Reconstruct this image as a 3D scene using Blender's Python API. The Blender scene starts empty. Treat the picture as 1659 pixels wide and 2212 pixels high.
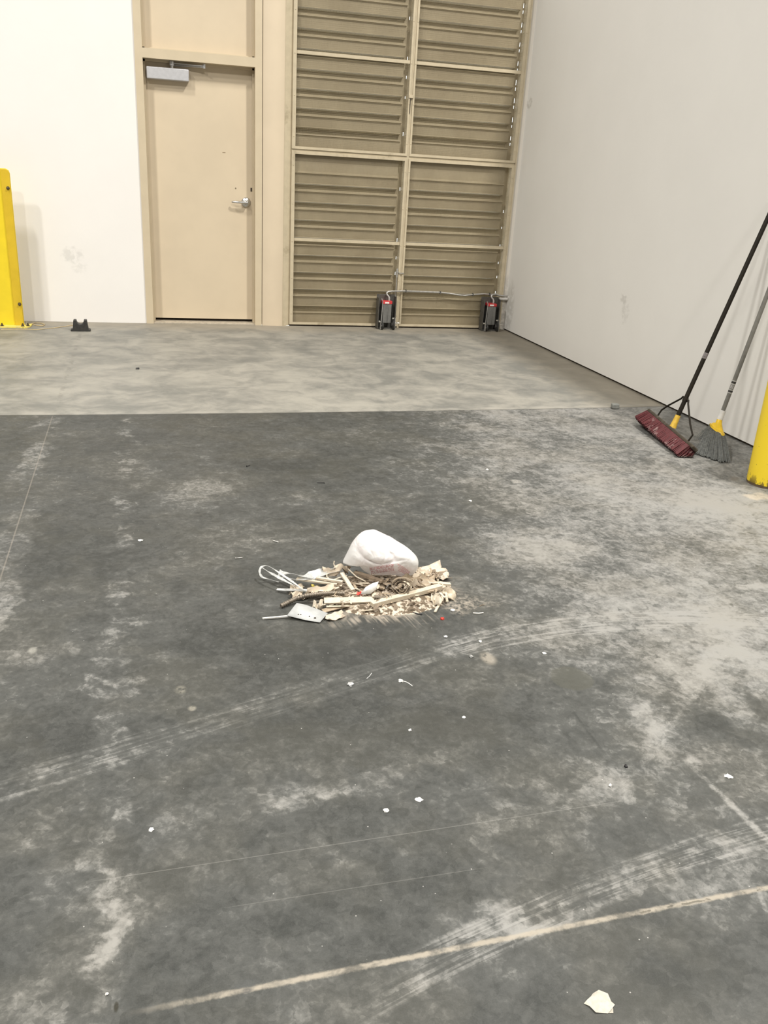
import bpy, bmesh, math, random
from mathutils import Vector, Matrix, noise as mnoise
from mathutils.bvhtree import BVHTree

R = math.radians
random.seed(7)
S = bpy.context.scene
COL = S.collection

# ------------------------------------------------------------------ camera
CAM = Vector((-3.1682, -8.0169, 1.2866))
F_PX, PITCH, ROLL, YAW = 1838.9, 0.3679, 0.0583, 0.2512
fwd = Vector((math.sin(YAW)*math.cos(PITCH), math.cos(YAW)*math.cos(PITCH), -math.sin(PITCH)))
r0 = Vector((math.cos(YAW), -math.sin(YAW), 0)); u0 = r0.cross(fwd)
rgt = math.cos(ROLL)*r0 + math.sin(ROLL)*u0
up = rgt.cross(fwd)
cd = bpy.data.cameras.new('camera'); cam = bpy.data.objects.new('camera', cd); COL.objects.link(cam)
cam.matrix_world = Matrix(((rgt.x, up.x, -fwd.x, CAM.x), (rgt.y, up.y, -fwd.y, CAM.y), (rgt.z, up.z, -fwd.z, CAM.z), (0, 0, 0, 1)))
cd.sensor_fit = 'VERTICAL'; cd.sensor_height = 36.0; cd.lens = 36.0*F_PX/2212
cd.clip_start = 0.02; cd.clip_end = 200
S.camera = cam

# ------------------------------------------------------------------ light
S.view_settings.view_transform = 'Standard'; S.view_settings.look = 'None'
S.view_settings.gamma = 1.0; S.view_settings.exposure = 0.0; S.view_settings.use_curve_mapping = False
W = bpy.data.worlds.new('world'); S.world = W; W.use_nodes = True
W.node_tree.nodes['Background'].inputs[0].default_value = (0.95, 1.0, 1.0, 1)
W.node_tree.nodes['Background'].inputs[1].default_value = 2.2

LAMPS = [((-6.1, -4.4, 8.0), 375), ((0.50, -5.4, 8.0), 780), ((-6.1, -11.5, 8.0), 510), ((-1.5, -12.5, 8.0), 560), ((-8.5, -7.5, 8.0), 530)]  # fourth lamp shifted and last one added to brighten bollard and right wall
for i, (loc, pw) in enumerate(LAMPS):
    ld = bpy.data.lights.new('high_bay_or_added_lamp', 'AREA'); ld.shape = 'RECTANGLE'; ld.size = 0.35; ld.size_y = 0.9
    ld.energy = pw; ld.color = (1.0, 0.965, 0.90)
    lo = bpy.data.objects.new('high_bay_or_added_lamp', ld); lo.location = loc; COL.objects.link(lo)

def G(px, py, z=0.0):
    """point of the place at height z that stands at this spot of the photograph"""
    d = fwd + (px-829.5)/F_PX*rgt - (py-1106)/F_PX*up
    return CAM + d*((z-CAM.z)/d.z)
def GX(px, py, x):
    d = fwd + (px-829.5)/F_PX*rgt - (py-1106)/F_PX*up
    return CAM + d*((x-CAM.x)/d.x)

# ------------------------------------------------------------------ node helper
class NT:
    def __init__(s, name):
        s.m = bpy.data.materials.new(name); s.m.use_nodes = True
        s.t = s.m.node_tree; s.b = s.t.nodes['Principled BSDF']
        g = s.t.nodes.new('ShaderNodeTexCoord'); s.obj = g.outputs['Object']
        g2 = s.t.nodes.new('ShaderNodeNewGeometry'); s.pos = g2.outputs['Position']
    def lk(s, v, sock):
        if isinstance(v, bpy.types.NodeSocket): s.t.links.new(v, sock)
        else:
            if hasattr(sock.default_value, '__len__') and not hasattr(v, '__len__'): v = (v,)*len(sock.default_value)
            if hasattr(v, '__len__') and len(sock.default_value) == 4 and len(v) == 3: v = (*v, 1)
            sock.default_value = v
    def ma(s, op, a, b=0.0, c=0.0, clamp=False):
        n = s.t.nodes.new('ShaderNodeMath'); n.operation = op; n.use_clamp = clamp
        s.lk(a, n.inputs[0]); s.lk(b, n.inputs[1])
        if op in ('MULTIPLY_ADD', 'SMOOTH_MIN', 'SMOOTH_MAX'): s.lk(c, n.inputs[2])
        return n.outputs[0]
    def add(s, a, b): return s.ma('ADD', a, b)
    def sub(s, a, b): return s.ma('SUBTRACT', a, b)
    def mul(s, a, b): return s.ma('MULTIPLY', a, b)
    def mx(s, a, b): return s.ma('MAXIMUM', a, b)
    def mn(s, a, b): return s.ma('MINIMUM', a, b)
    def vec(s, op, a, b=(0, 0, 0)):
        n = s.t.nodes.new('ShaderNodeVectorMath'); n.operation = op
        s.lk(a, n.inputs[0]); s.lk(b, n.inputs[1])
        return n.outputs[1] if op == 'LENGTH' else n.outputs[0]
    def sep(s, v):
        n = s.t.nodes.new('ShaderNodeSeparateXYZ'); s.lk(v, n.inputs[0]); return n.outputs
    def comb(s, x, y, z=0.0):
        n = s.t.nodes.new('ShaderNodeCombineXYZ'); s.lk(x, n.inputs[0]); s.lk(y, n.inputs[1]); s.lk(z, n.inputs[2]); return n.outputs[0]
    def noise(s, vec, scale, detail=4, rough=.55, dist=0, col=False):
        n = s.t.nodes.new('ShaderNodeTexNoise'); s.lk(vec, n.inputs['Vector'])
        n.inputs['Scale'].default_value = scale; n.inputs['Detail'].default_value = detail
        n.inputs['Roughness'].default_value = rough; n.inputs['Distortion'].default_value = dist
        return n.outputs['Color' if col else 'Fac']
    def voro(s, vec, scale, out='Color', rnd=1.0):
        n = s.t.nodes.new('ShaderNodeTexVoronoi'); s.lk(vec, n.inputs['Vector']); n.inputs['Scale'].default_value = scale
        n.inputs['Randomness'].default_value = rnd
        return n.outputs[out]
    def ss(s, v, a, b, lo=0.0, hi=1.0):
        n = s.t.nodes.new('ShaderNodeMapRange'); n.interpolation_type = 'SMOOTHSTEP'
        s.lk(v, n.inputs['Value'])
        if a > b: a, b, lo, hi = b, a, hi, lo
        n.inputs['From Min'].default_value = a; n.inputs['From Max'].default_value = b
        n.inputs['To Min'].default_value = lo; n.inputs['To Max'].default_value = hi
        return n.outputs[0]
    def mix(s, f, a, b):
        n = s.t.nodes.new('ShaderNodeMix'); n.data_type = 'RGBA'
        s.lk(f, n.inputs[0]); s.lk(a, n.inputs[6]); s.lk(b, n.inputs[7]); return n.outputs[2]
    def bump(s, h, strength=.3, dist=.002):
        n = s.t.nodes.new('ShaderNodeBump'); n.inputs['Strength'].default_value = strength; n.inputs['Distance'].default_value = dist
        s.lk(h, n.inputs['Height']); s.t.links.new(n.outputs[0], s.b.inputs['Normal'])
    def set(s, **k):
        names = {'color': 'Base Color', 'rough': 'Roughness', 'metal': 'Metallic', 'spec': 'Specular IOR Level', 'trans': 'Transmission Weight', 'alpha': 'Alpha'}
        for a, v in k.items(): s.lk(v, s.b.inputs[names[a]])
        return s.m

def mat(name, color, rough=.6, metal=0, var=.12, scale=30, bump=0, spec=.5, col2=None, thr=(.45, .65)):
    """painted or raw surface with soft mottling; col2 adds worn, dirty or shade-toned patches"""
    n = NT(name)
    f = n.noise(n.obj, scale, 4, .6)
    c = n.mix(n.ss(f, .3, .7), tuple(x*(1-var) for x in color), tuple(min(1, x*(1+var)) for x in color))
    if col2:
        c = n.mix(n.ss(n.noise(n.obj, scale*.37, 5, .65), *thr), c, col2)
    if bump: n.bump(n.noise(n.obj, scale*4, 3, .5), bump, .002)
    return n.set(color=c, rough=rough, metal=metal, spec=spec)

# ------------------------------------------------------------------ mesh helper
def v3(*a): return Vector(a)
class MB:
    def __init__(s): s.b = bmesh.new()
    def box(s, lo, hi, M=None):
        vs = [s.b.verts.new((x, y, z)) for x in (lo[0], hi[0]) for y in (lo[1], hi[1]) for z in (lo[2], hi[2])]
        for q in ((0, 1, 3, 2), (4, 6, 7, 5), (0, 4, 5, 1), (2, 3, 7, 6), (0, 2, 6, 4), (1, 5, 7, 3)): s.b.faces.new([vs[i] for i in q])
        if M is not None:
            for v in vs: v.co = M @ v.co
        return s
    def tube(s, pts, r, n=10, cap=True, close=False, flat=1.0, nrm=None):
        pts = [Vector(p) for p in pts]; rr = r if hasattr(r, '__len__') else [r]*len(pts)
        rings = []; last = None
        for i, p in enumerate(pts):
            if close: t = pts[(i+1) % len(pts)] - pts[i-1]
            else: t = pts[min(i+1, len(pts)-1)] - pts[max(i-1, 0)]
            t.normalize()
            if last is None:
                a = Vector(nrm) if nrm is not None else (Vector((0, 0, 1)) if abs(t.z) < .9 else Vector((1, 0, 0)))
            else: a = last
            a = (a - t*a.dot(t)).normalized(); last = a; b = t.cross(a)
            rings.append([s.b.verts.new(p + (a*math.cos(2*math.pi*k/n)*flat + b*math.sin(2*math.pi*k/n))*rr[i]) for k in range(n)])
        m = len(pts)
        for i in range(m if close else m-1):
            A, B = rings[i], rings[(i+1) % m]
            for k in range(n): s.b.faces.new((A[k], A[(k+1) % n], B[(k+1) % n], B[k]))
        if cap and not close:
            s.b.faces.new(rings[0][::-1]); s.b.faces.new(rings[-1])
        return s
    def ribbon(s, pts, nrms, w, th):
        """bent strip of rectangular section: nrms gives the width direction at each point"""
        pts = [Vector(p) for p in pts]; rings = []
        for i, p in enumerate(pts):
            t = (pts[min(i+1, len(pts)-1)] - pts[max(i-1, 0)]).normalized()
            a = Vector(nrms[i] if isinstance(nrms, list) else nrms); a = (a - t*a.dot(t)).normalized(); c = t.cross(a)
            ww = w[i] if hasattr(w, '__len__') else w
            rings.append([s.b.verts.new(p + a*ww/2*x + c*th/2*y) for x, y in ((-1, -1), (1, -1), (1, 1), (-1, 1))])
        for A, B in zip(rings, rings[1:]):
            for k in range(4): s.b.faces.new((A[k], A[(k+1) % 4], B[(k+1) % 4], B[k]))
        s.b.faces.new(rings[0][::-1]); s.b.faces.new(rings[-1])
        return s
    def prism(s, prof, p0, ex, ey, ez, L):
        """outline prof in the ex, ey plane, pushed L along ez"""
        ex, ey, ez, p0 = map(Vector, (ex, ey, ez, p0))
        A = [s.b.verts.new(p0 + ex*x + ey*y) for x, y in prof]; B = [s.b.verts.new(p0 + ex*x + ey*y + ez*L) for x, y in prof]
        n = len(prof)
        for k in range(n): s.b.faces.new((A[k], A[(k+1) % n], B[(k+1) % n], B[k]))
        s.b.faces.new(A[::-1]); s.b.faces.new(B)
        return s
    def lathe(s, prof, c, ax=(0, 0, 1), n=24):
        ax = Vector(ax).normalized(); a = Vector((1, 0, 0)) if abs(ax.x) < .9 else Vector((0, 1, 0)); a = (a-ax*a.dot(ax)).normalized(); b = ax.cross(a); c = Vector(c)
        rings = [[s.b.verts.new(c + ax*h + (a*math.cos(2*math.pi*k/n)+b*math.sin(2*math.pi*k/n))*max(r, 1e-5)) for k in range(n)] for r, h in prof]
        for A, B in zip(rings, rings[1:]):
            for k in range(n): s.b.faces.new((A[k], A[(k+1) % n], B[(k+1) % n], B[k]))
        s.b.faces.new(rings[0][::-1]); s.b.faces.new(rings[-1])
        return s
    def build(s, name, m, parent=None, smooth=False, bevel=0, origin=None, sharp=True):
        bmesh.ops.recalc_face_normals(s.b, faces=s.b.faces)
        me = bpy.data.meshes.new(name)
        if origin is not None: bmesh.ops.translate(s.b, verts=s.b.verts, vec=-Vector(origin))
        s.b.to_mesh(me); s.b.free(); me.materials.append(m)
        o = bpy.data.objects.new(name, me); COL.objects.link(o)
        if origin is not None: o.location = origin
        if smooth:
            for p in me.polygons: p.use_smooth = True
        if sharp: me.set_sharp_from_angle(angle=R(45))
        if bevel:
            md = o.modifiers.new('bevel', 'BEVEL'); md.width = bevel; md.segments = 2; md.limit_method = 'ANGLE'; md.angle_limit = R(40)
        if parent is not None:
            o.parent = parent
            if origin is None: o.matrix_parent_inverse = parent.matrix_world.inverted()
        return o
def tag(o, label=None, cat=None, group=None, kind=None):
    for k, v in (('label', label), ('category', cat), ('group', group), ('kind', kind)):
        if v: o[k] = v
    return o
def empty(name, loc, label, cat, group=None):
    o = bpy.data.objects.new(name, None); o.location = loc; o.empty_display_size = .05; COL.objects.link(o)
    o.matrix_world = Matrix.Translation(Vector(loc))
    return tag(o, label, cat, group)

# ------------------------------------------------------------------ materials of the shell
def floor_material():
    n = NT('sealed_concrete'); P = n.pos
    n1 = n.noise(P, 1.1, 4, .6); n2 = n.noise(P, 4.5, 5, .62, .6); n3 = n.noise(P, 15, 5, .65, .4); n4 = n.noise(P, 60, 4, .7); n5 = n.noise(P, 420, 2, .6)
    # blocky mottling: voronoi cells on a warped grid
    warp = n.vec('ADD', P, n.vec('SCALE', n.vec('SUBTRACT', n.noise(P, 24, 3, .6, 0, True), (.5, .5, .5)), (0, 0, 0)))
    wn = n.vec('MULTIPLY', n.vec('SUBTRACT', n.noise(P, 24, 3, .6, 0, True), (.5, .5, .5)), (.06, .06, 0))
    wp = n.vec('ADD', P, wn)
    cell = n.sep(n.voro(wp, 38))[0]; cell2 = n.sep(n.voro(wp, 95))[1]
    xy = n.sep(P); X, Y = xy[0], xy[1]
    w2 = n.vec('MULTIPLY', n.vec('SUBTRACT', n.noise(P, 6, 4, .6, 0, True), (.5, .5, .5)), (.3, .3, 0))
    wxy = n.sep(n.vec('ADD', P, w2)); WX, WY = wxy[0], wxy[1]
    def blob(cx, cy, rx, ry, lo=.5, hi=1.1, warp=True):
        a, b = (WX, WY) if warp else (X, Y)
        dx = n.mul(n.sub(a, cx), 1/rx); dy = n.mul(n.sub(b, cy), 1/ry)
        return n.ss(n.ma('SQRT', n.add(n.mul(dx, dx), n.mul(dy, dy))), hi, lo)
    def line(p, q, w, soft=.5, jit=0.0):
        """soft band along a straight line on the floor, ends cut square"""
        dx, dy = q[0]-p[0], q[1]-p[1]; L = math.hypot(dx, dy); dx /= L; dy /= L
        a, b = (WX, WY) if jit else (X, Y)
        u = n.add(n.mul(n.sub(a, p[0]), dx), n.mul(n.sub(b, p[1]), dy))
        d = n.add(n.mul(n.sub(a, p[0]), -dy), n.mul(n.sub(b, p[1]), dx))
        m = n.ss(n.ma('ABSOLUTE', d), w, w*soft)
        return n.mul(m, n.mul(n.ss(u, -.03, .03), n.ss(u, L+.03, L-.03))), d, u
    # --- how much pale dust lies where
    dust = n.add(n.mul(n.sub(n1, .5), .55), n.add(n.mul(n.sub(n2, .5), .70), n.add(n.mul(n.sub(n3, .5), .80), n.mul(n.sub(n4, .5), .60))))
    dust = n.add(dust, n.add(n.mul(n.sub(cell, .5), .17), n.mul(n.sub(cell2, .5), .14)))
    dust = n.add(dust, .17)
    right = n.ss(n.add(X, n.mul(n.add(Y, 5.2), -.12)), -2.45, -1.45)
    right = n.mul(right, n.ss(Y, -6.9, -6.0, .55, 1.0))
    dust = n.add(dust, n.mul(right, .42))
    for px, py, rx, ry, a in [(420, 1065, .24, .22, .26), (1160, 1180, .34, .22, .20), (1330, 1700, .12, .08, .28), (1240, 1655, .06, .04, .16), (700, 1700, .26, .045, .24),
                              (400, 1765, .14, .06, .14), (80, 1400, .15, .12, .20), (90, 1920, .12, .12, .18), (235, 1830, .045, .28, .16), (1050, 1985, .15, .045, .20), (1480, 1880, .24, .06, .24),
                              (1570, 1960, .12, .07, .14), (900, 1010, .5, .2, .06), (1500, 1100, .5, .4, .04), (1590, 1400, .10, .22, .24), (1400, 1560, .05, .16, .20), (560, 1750, .2, .08, .08), (1190, 1960, .18, .03, .2),
                              (1600, 1300, .4, .2, .12), (900, 2140, .3, .05, .10), (1560, 1090, .35, .3, .22), (330, 1020, .1, .15, .14), (620, 1080, .25, .12, .12), (300, 1300, .08, .2, .08), (430, 1600, .3, .04, .08), (1330, 1050, .3, .3, .08), (1060, 1150, .15, .1, .1), (1250, 1380, .3, .05, .1)]:
        q = G(px, py); dust = n.add(dust, n.mul(blob(q.x, q.y, rx, ry, .2, 1.2), a))
    for px, py, rx, ry, a in [(200, 1180, .36, .34, -.16), (600, 1400, .36, .2, -.16), (1000, 1560, .32, .13, -.20), (1530, 1560, .09, .15, -.46), (1400, 2130, .26, .08, -.24), (60, 1600, .3, .14, -.12), (650, 1570, .25, .1, -.12),
                              (640, 1000, .4, .3, -.07), (200, 960, .3, .2, -.08), (1250, 1470, .1, .06, -.18), (700, 1960, .3, .05, -.14), (960, 1860, .25, .06, -.08), (500, 1250, .25, .15, -.10), (1100, 1640, .12, .1, -.10), (1650, 1530, .05, .08, -.3), (500, 1160, .1, .1, -.04)]:
        q = G(px, py); dust = n.add(dust, n.mul(blob(q.x, q.y, rx, ry, .2, 1.2), a))
    # pale scrapes at the right
    for a_, b_, w_, am in [((1480, 1640), (1659, 1815), .014, .40), ((1240, 1540), (1300, 1620), .006, -.3), ((1380, 1650), (1560, 1400), .05, .16), ((1640, 1930), (1659, 1975), .008, .3), ((1600, 1270), (1659, 1262), .03, .2)]:
        p_, q_ = G(*a_), G(*b_); m, d, u = line((p_.x, p_.y), (q_.x, q_.y), w_, .2, 0); dust = n.add(dust, n.mul(n.mul(m, am), n.ss(n3, .25, .55)))
    # pale band down the left and the worn joint beside it
    def band(xa, ya, xb, yb, w, amp, nscale):
        m, d, u = line((xa, ya), (xb, yb), w, .55, 1)
        return n.mul(n.mul(m, amp), n.ss(n.noise(n.comb(n.mul(u, nscale), 3.0, 0), 1.0, 3), .35, .6))
    dust = n.add(dust, n.mul(band(-3.44, -3.25, -3.32, -7.2, .05, .30, 5), n.ss(n3, .35, .6)))
    dust = n.add(dust, band(-3.86, -3.2, -3.72, -6.2, .085, .34, 2))
    dust = n.mul(dust, 1.0)
    # tyre marks swept in the dust: parallel fine lines along gentle curves
    def tyre(a2, a1, a0, x0, x1, w, amp, fr=95, lines=.75):
        c = n.add(n.mul(n.mul(X, X), a2), n.add(n.mul(X, a1), a0))
        d = n.sub(Y, c)
        m = n.mul(n.ss(n.ma('ABSOLUTE', d), w, w*.75), n.mul(n.ss(X, x0, x0+.25), n.ss(X, x1, x1-.3)))
        st = n.noise(n.comb(n.mul(X, 3.0), n.mul(d, fr), 0), 1.0, 2, .6)
        br = n.ss(n.noise(P, 7, 4, .65), .32, .6)
        st = n.add(1-lines, n.mul(n.ss(st, .45, .55), lines))
        return n.mul(n.mul(m, amp), n.mul(st, n.add(.35, n.mul(br, .65))))
    T = [T1, T2, T3, T4]
    for t in T: dust = n.add(dust, tyre(*t))
    dark, mid, pale = (.028, .030, .028), (.070, .072, .068), (.245, .242, .23)
    c = n.mix(n.ss(dust, -.25, .50), dark, mid)
    c = n.mix(n.ss(dust, .30, .92), c, pale)
    c = n.mix(n.mul(n.ss(n.noise(P, 3.1, 4, .6), .42, .62), .32), c, n.mix(n.ss(dust, .1, .8), (.066, .064, .052), (.25, .235, .205)))
    # the older slab next to the wall: lighter and warmer
    jy = n.add(n.mul(n.mul(n.add(X, 4.1), n.add(X, 4.1)), .0075), -3.172)
    back = n.ss(n.sub(Y, jy), -.003, .003)
    bd = n.add(n.mul(n2, .6), n.add(n.mul(n1, .5), n.mul(n3, .25)))
    bc = n.mix(n.ss(bd, .5, .85), (.160, .160, .146), (.31, .297, .26))
    # a brown film of dirt near the back wall
    bc = n.mix(n.mul(n.ss(n.add(Y, n.mul(n.sub(n2, .5), .5)), -.5, -.05), .55), bc, (.29, .25, .19))
    bc = n.mix(n.mul(n.ss(n.add(X, n.mul(n.sub(n2, .5), .5)), -.7, -.1), .5), bc, (.20, .165, .115))  # darker brown towards the right wall stands in for its floor shadow
    c = n.mix(back, c, bc)
    # joint line, dark and thin, dust gathered on the wall side
    jl = n.mul(n.ss(n.ma('ABSOLUTE', n.sub(Y, jy)), .007, .001), n.add(.35, n.mul(n.ss(n1, .4, .6), .5)))
    c = n.mix(jl, c, (.05, .045, .04))
    jd = n.mul(n.ss(n.ma('ABSOLUTE', n.sub(n.sub(Y, jy), .035)), .045, .01), n.ss(n.noise(P, 9, 4, .6), .4, .6))
    c = n.mix(n.mul(jd, .5), c, (.33, .315, .28))
    # worn joint at the left: dark rubbed marks on the back slab, pale thread on the front slab
    m, d, u = line((-3.93, -.4), (-3.83, -3.1), .02, .3, 0)
    dd = n.ss(n.noise(P, 6, 4, .7), .47, .58)
    c = n.mix(n.mul(n.mul(m, dd), .4), c, (.13, .125, .11))
    m, d, u = line((-3.835, -3.2), (-3.72, -6.2), .004, .2, 0)
    c = n.mix(n.mul(m, .3), c, (.30, .265, .225))
    # joint close to the camera, filled with sandy dust
    jn = n.add(n.mul(n.mul(X, X), TJ[0]), n.add(n.mul(X, TJ[1]), TJ[2]))
    dj = n.sub(n.add(Y, n.mul(n.sub(n4, .5), .010)), jn)
    jm = n.mul(n.ss(n.ma('ABSOLUTE', dj), .0085, .002), n.ss(X, -3.3, -3.1))
    c = n.mix(n.mul(jm, n.add(.25, n.mul(n.ss(n3, .35, .55), .6))), c, (.33, .295, .24))
    jk = n.mul(n.ss(n.ma('ABSOLUTE', n.add(dj, .001)), .0035, .001), n.mul(n.ss(X, -2.55, -2.3), n.ss(n.noise(P, 22, 3, .6), .5, .55)))
    c = n.mix(n.mul(jk, .7), c, (.06, .055, .04))
    # hairline scratches
    for (p, q, w, a) in [((-3.35, -6.66), (-2.2, -6.62), .0014, .22), ((-3.1, -6.77), (-2.6, -6.76), .0012, .16), ((-2.05, -6.95), (-1.97, -7.05), .006, .35)]:
        m, d, u = line(p, q, w, .3, 0); c = n.mix(n.mul(m, a), c, (.32, .31, .29))
    # stains
    dx = n.sub(X, -2.10); dy = n.sub(Y, -6.115)
    rr = n.ma('SQRT', n.add(n.mul(dx, dx), n.mul(dy, dy))); rr = n.add(rr, n.mul(n.sub(n3, .5), .02))
    c = n.mix(n.mul(n.ss(rr, .066, .058), .6), c, (.068, .068, .055))
    for (px, py, rx, ry, colr, a) in [(533, 2125, .026, .012, (.065, .068, .066), .8), (251, 2175, .0045, .012, (.02, .018, .01), .9), (1560, 1015, .07, .035, (.12, .115, .10), .5), (1590, 1035, .05, .05, (.10, .08, .055), .5),
                                      (1110, 1915, .016, .03, (.08, .08, .075), .5), (1655, 1075, .10, .05, (.42, .37, .30), .7), (1055, 1422, .025, .04, (.38, .34, .28), .5), (390, 1490, .018, .022, (.27, .255, .21), .5),
                                      (415, 1530, .012, .014, (.30, .28, .23), .6), (70, 1405, .014, .02, (.36, .35, .31), .5), (1115, 1040, .03, .03, (.42, .40, .36), .5), (1500, 1645, .02, .03, (.34, .33, .31), .5), (533, 2140, .012, .006, (.06, .06, .06), .8)]:
        q = G(px, py); c = n.mix(n.mul(n.mul(blob(q.x, q.y, rx, ry, .4, 1.15, rx > .03), n.ss(n.add(n3, n.mul(n4, .5)), .55, .75)), a) if rx > .005 else n.mul(blob(q.x, q.y, rx, ry, .5, 1.1, False), a), c, colr)
    # sweep of fine sawdust left round the heap by the broom
    q = G(830, 1335); sx = n.sub(X, q.x); 
    ang = R(14); u = n.add(n.mul(X, math.cos(ang)), n.mul(Y, math.sin(ang)))
    v = n.add(n.mul(X, -math.sin(ang)), n.mul(Y, math.cos(ang)))
    st = n.noise(n.comb(n.mul(u, 60), n.mul(v, 5), 0), 1.0, 3, .6)
    m = blob(q.x, q.y, .22, .065, .3, 1.15, True)
    c = n.mix(n.mul(n.mul(m, n.ss(st, .45, .66)), .55), c, (.40, .35, .29))
    q = G(830, 1285); m = blob(q.x, q.y, .27, .16, .6, 1.2)
    c = n.mix(n.mul(m, n.mul(n.ss(n3, .4, .6), .7)), c, (.42, .365, .295))
    q = G(985, 1300); m = blob(q.x, q.y, .10, .09, .4, 1.3)
    c = n.mix(n.mul(m, n.mul(n.ss(n4, .4, .62), .6)), c, (.42, .37, .305))
    # fine grain, specks of grit
    c = n.mix(n.mul(n.ss(n5, .35, .75), .05), c, (.22, .215, .205))
    sp = n.voro(P, 55, 'Distance'); sp2 = n.ss(sp, .10, .06)
    keep = n.ss(n.sep(n.voro(P, 55))[0], .93, .95)
    c = n.mix(n.mul(sp2, n.mul(keep, .7)), c, (.40, .39, .37))
    rough = n.add(.40, n.mul(n3, .3))
    h = n.add(n.mul(n3, .5), n.add(n.mul(n5, .15), n.mul(jl, -2.0)))
    n.bump(h, .18, .003)
    return n.set(color=c, rough=rough, spec=.3)
def quad(p3):
    """parabola y(x) through three floor points"""
    (x0, y0), (x1, y1), (x2, y2) = [(p.x, p.y) for p in p3]
    a = ((y2-y0)/(x2-x0) - (y1-y0)/(x1-x0))/(x2-x1); b = (y1-y0)/(x1-x0) - a*(x0+x1); return a, b, y0 - a*x0*x0 - b*x0
TJ = quad([G(300, 2185), G(830, 2079), G(1659, 1917)])
T1 = (*quad([G(0, 1700), G(560, 1530), G(930, 1410)]), -4.0, -2.1, .062, .30)
T2 = (*quad([G(1000, 1395), G(1250, 1350), G(1659, 1345)]), -2.6, -.6, .07, .30)
T3 = (*quad([G(860, 2120), G(1200, 1960), G(1659, 1800)]), -3.0, -1.2, .05, .30)
T4 = (*quad([G(620, 1740), G(900, 1650), G(1250, 1560)]), -3.2, -2.1, .03, .12, 60, .3)

def wall_material(name, base, marks=()):
    n = NT(name); f = n.noise(n.pos, 2.2, 5, .6); f2 = n.noise(n.pos, 40, 3, .5)
    c = n.mix(n.ss(f, .3, .75), tuple(x*.975 for x in base), base)
    for (p, r, colr, a, sc, ax) in marks:
        d = n.vec('SUBTRACT', n.vec('ADD', n.pos, n.vec('MULTIPLY', n.vec('SUBTRACT', n.noise(n.pos, sc, 3, .6, 0, True), (.5, .5, .5)), (.08, .08, .12))), p)
        l = n.vec('LENGTH', n.vec('MULTIPLY', d, tuple(1/x for x in r)))
        c = n.mix(n.mul(n.ss(l, 1.1, .6), n.mul(n.ss(n.noise(n.pos, 16, 3, .6), .38, .55), a)), c, colr)
    n.bump(n.add(f2, n.mul(f, 2)), .12, .003)
    return n.set(color=c, rough=.75, spec=.25)

TAN = (.56, .475, .34)
M_floor = floor_material()
M_wleft = wall_material('white_wall_paint', (.81, .79, .765), [((-4.0, 0, .57), (.10, .2, .07), (.55, .54, .52), .45, 14, 1), ((-3.95, 0, .46), (.07, .2, .05), (.60, .59, .56), .35, 14, 1)])
M_wright = wall_material('offwhite_panel_paint', (.78, .765, .735), [((0, -2.33, .52), (.2, .06, .10), (.50, .48, .45), .35, 20, 0), ((0, -2.28, .60), (.2, .06, .03), (.50, .48, .45), .5, 20, 0),
        ((0, -.1, .2), (.1, .12, .3), (.45, .43, .38), .45, 12, 0), ((0, -.06, 2.03), (.2, .07, .05), (.42, .39, .34), .55, 12, 0)])
M_strip = wall_material('dirty_white_paint', (.70, .66, .60), [((-.03, 0, .12), (.2, .2, .22), (.36, .345, .32), .6, 5, 0), ((-.03, 0, .42), (.2, .2, .10), (.42, .40, .37), .45, 8, 0)])
M_tan = mat('tan_enamel', TAN, .45, 0, .03, 6, .05)
M_door = mat('tan_door_enamel', (.60, .505, .37), .42, 0, .03, 3, .04)
M_col = mat('tan_column_paint', (.62, .52, .385), .55, 0, .03, 3, .06)
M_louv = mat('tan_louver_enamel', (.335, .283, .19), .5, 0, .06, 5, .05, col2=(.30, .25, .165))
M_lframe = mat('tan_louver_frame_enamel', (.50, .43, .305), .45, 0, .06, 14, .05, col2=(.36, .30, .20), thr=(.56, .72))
M_dark = mat('dark_gap', (.045, .035, .025), .9)
M_thr = mat('worn_threshold_metal', (.50, .45, .37), .45, .4, .15, 30)
M_conc = mat('grey_warehouse_paint', (.20, .195, .185), .8)

# ------------------------------------------------------------------ shell
XL, XR, YB = -13.0, 9.0, -21.0
def struct(name, mb, m, **k): return tag(mb.build(name, m, **k), kind='structure')
struct('floor', MB().box((XL, YB, -.12), (XR, .0, 0)), M_floor)
ZT = 9.0
DX0, DX1 = -3.41, -2.385           # door frame outside edges
LX0, LX1 = -2.16, -.045            # louvre wall opening
struct('wall_back', MB().box((XL, 0, 0), (DX0, .10, ZT)), M_wleft)
struct('wall_back', MB().box((LX1, 0, 0), (.0, .10, ZT)), M_strip)
struct('wall_back', MB().box((.0, 0, 0), (XR, .10, ZT)), M_wleft)
struct('wall_back', MB().box((DX0, 0, 3.3), (DX1, .10, ZT)).box((-2.20, 0, 3.18), (LX1, .10, ZT)), M_wleft)
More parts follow.
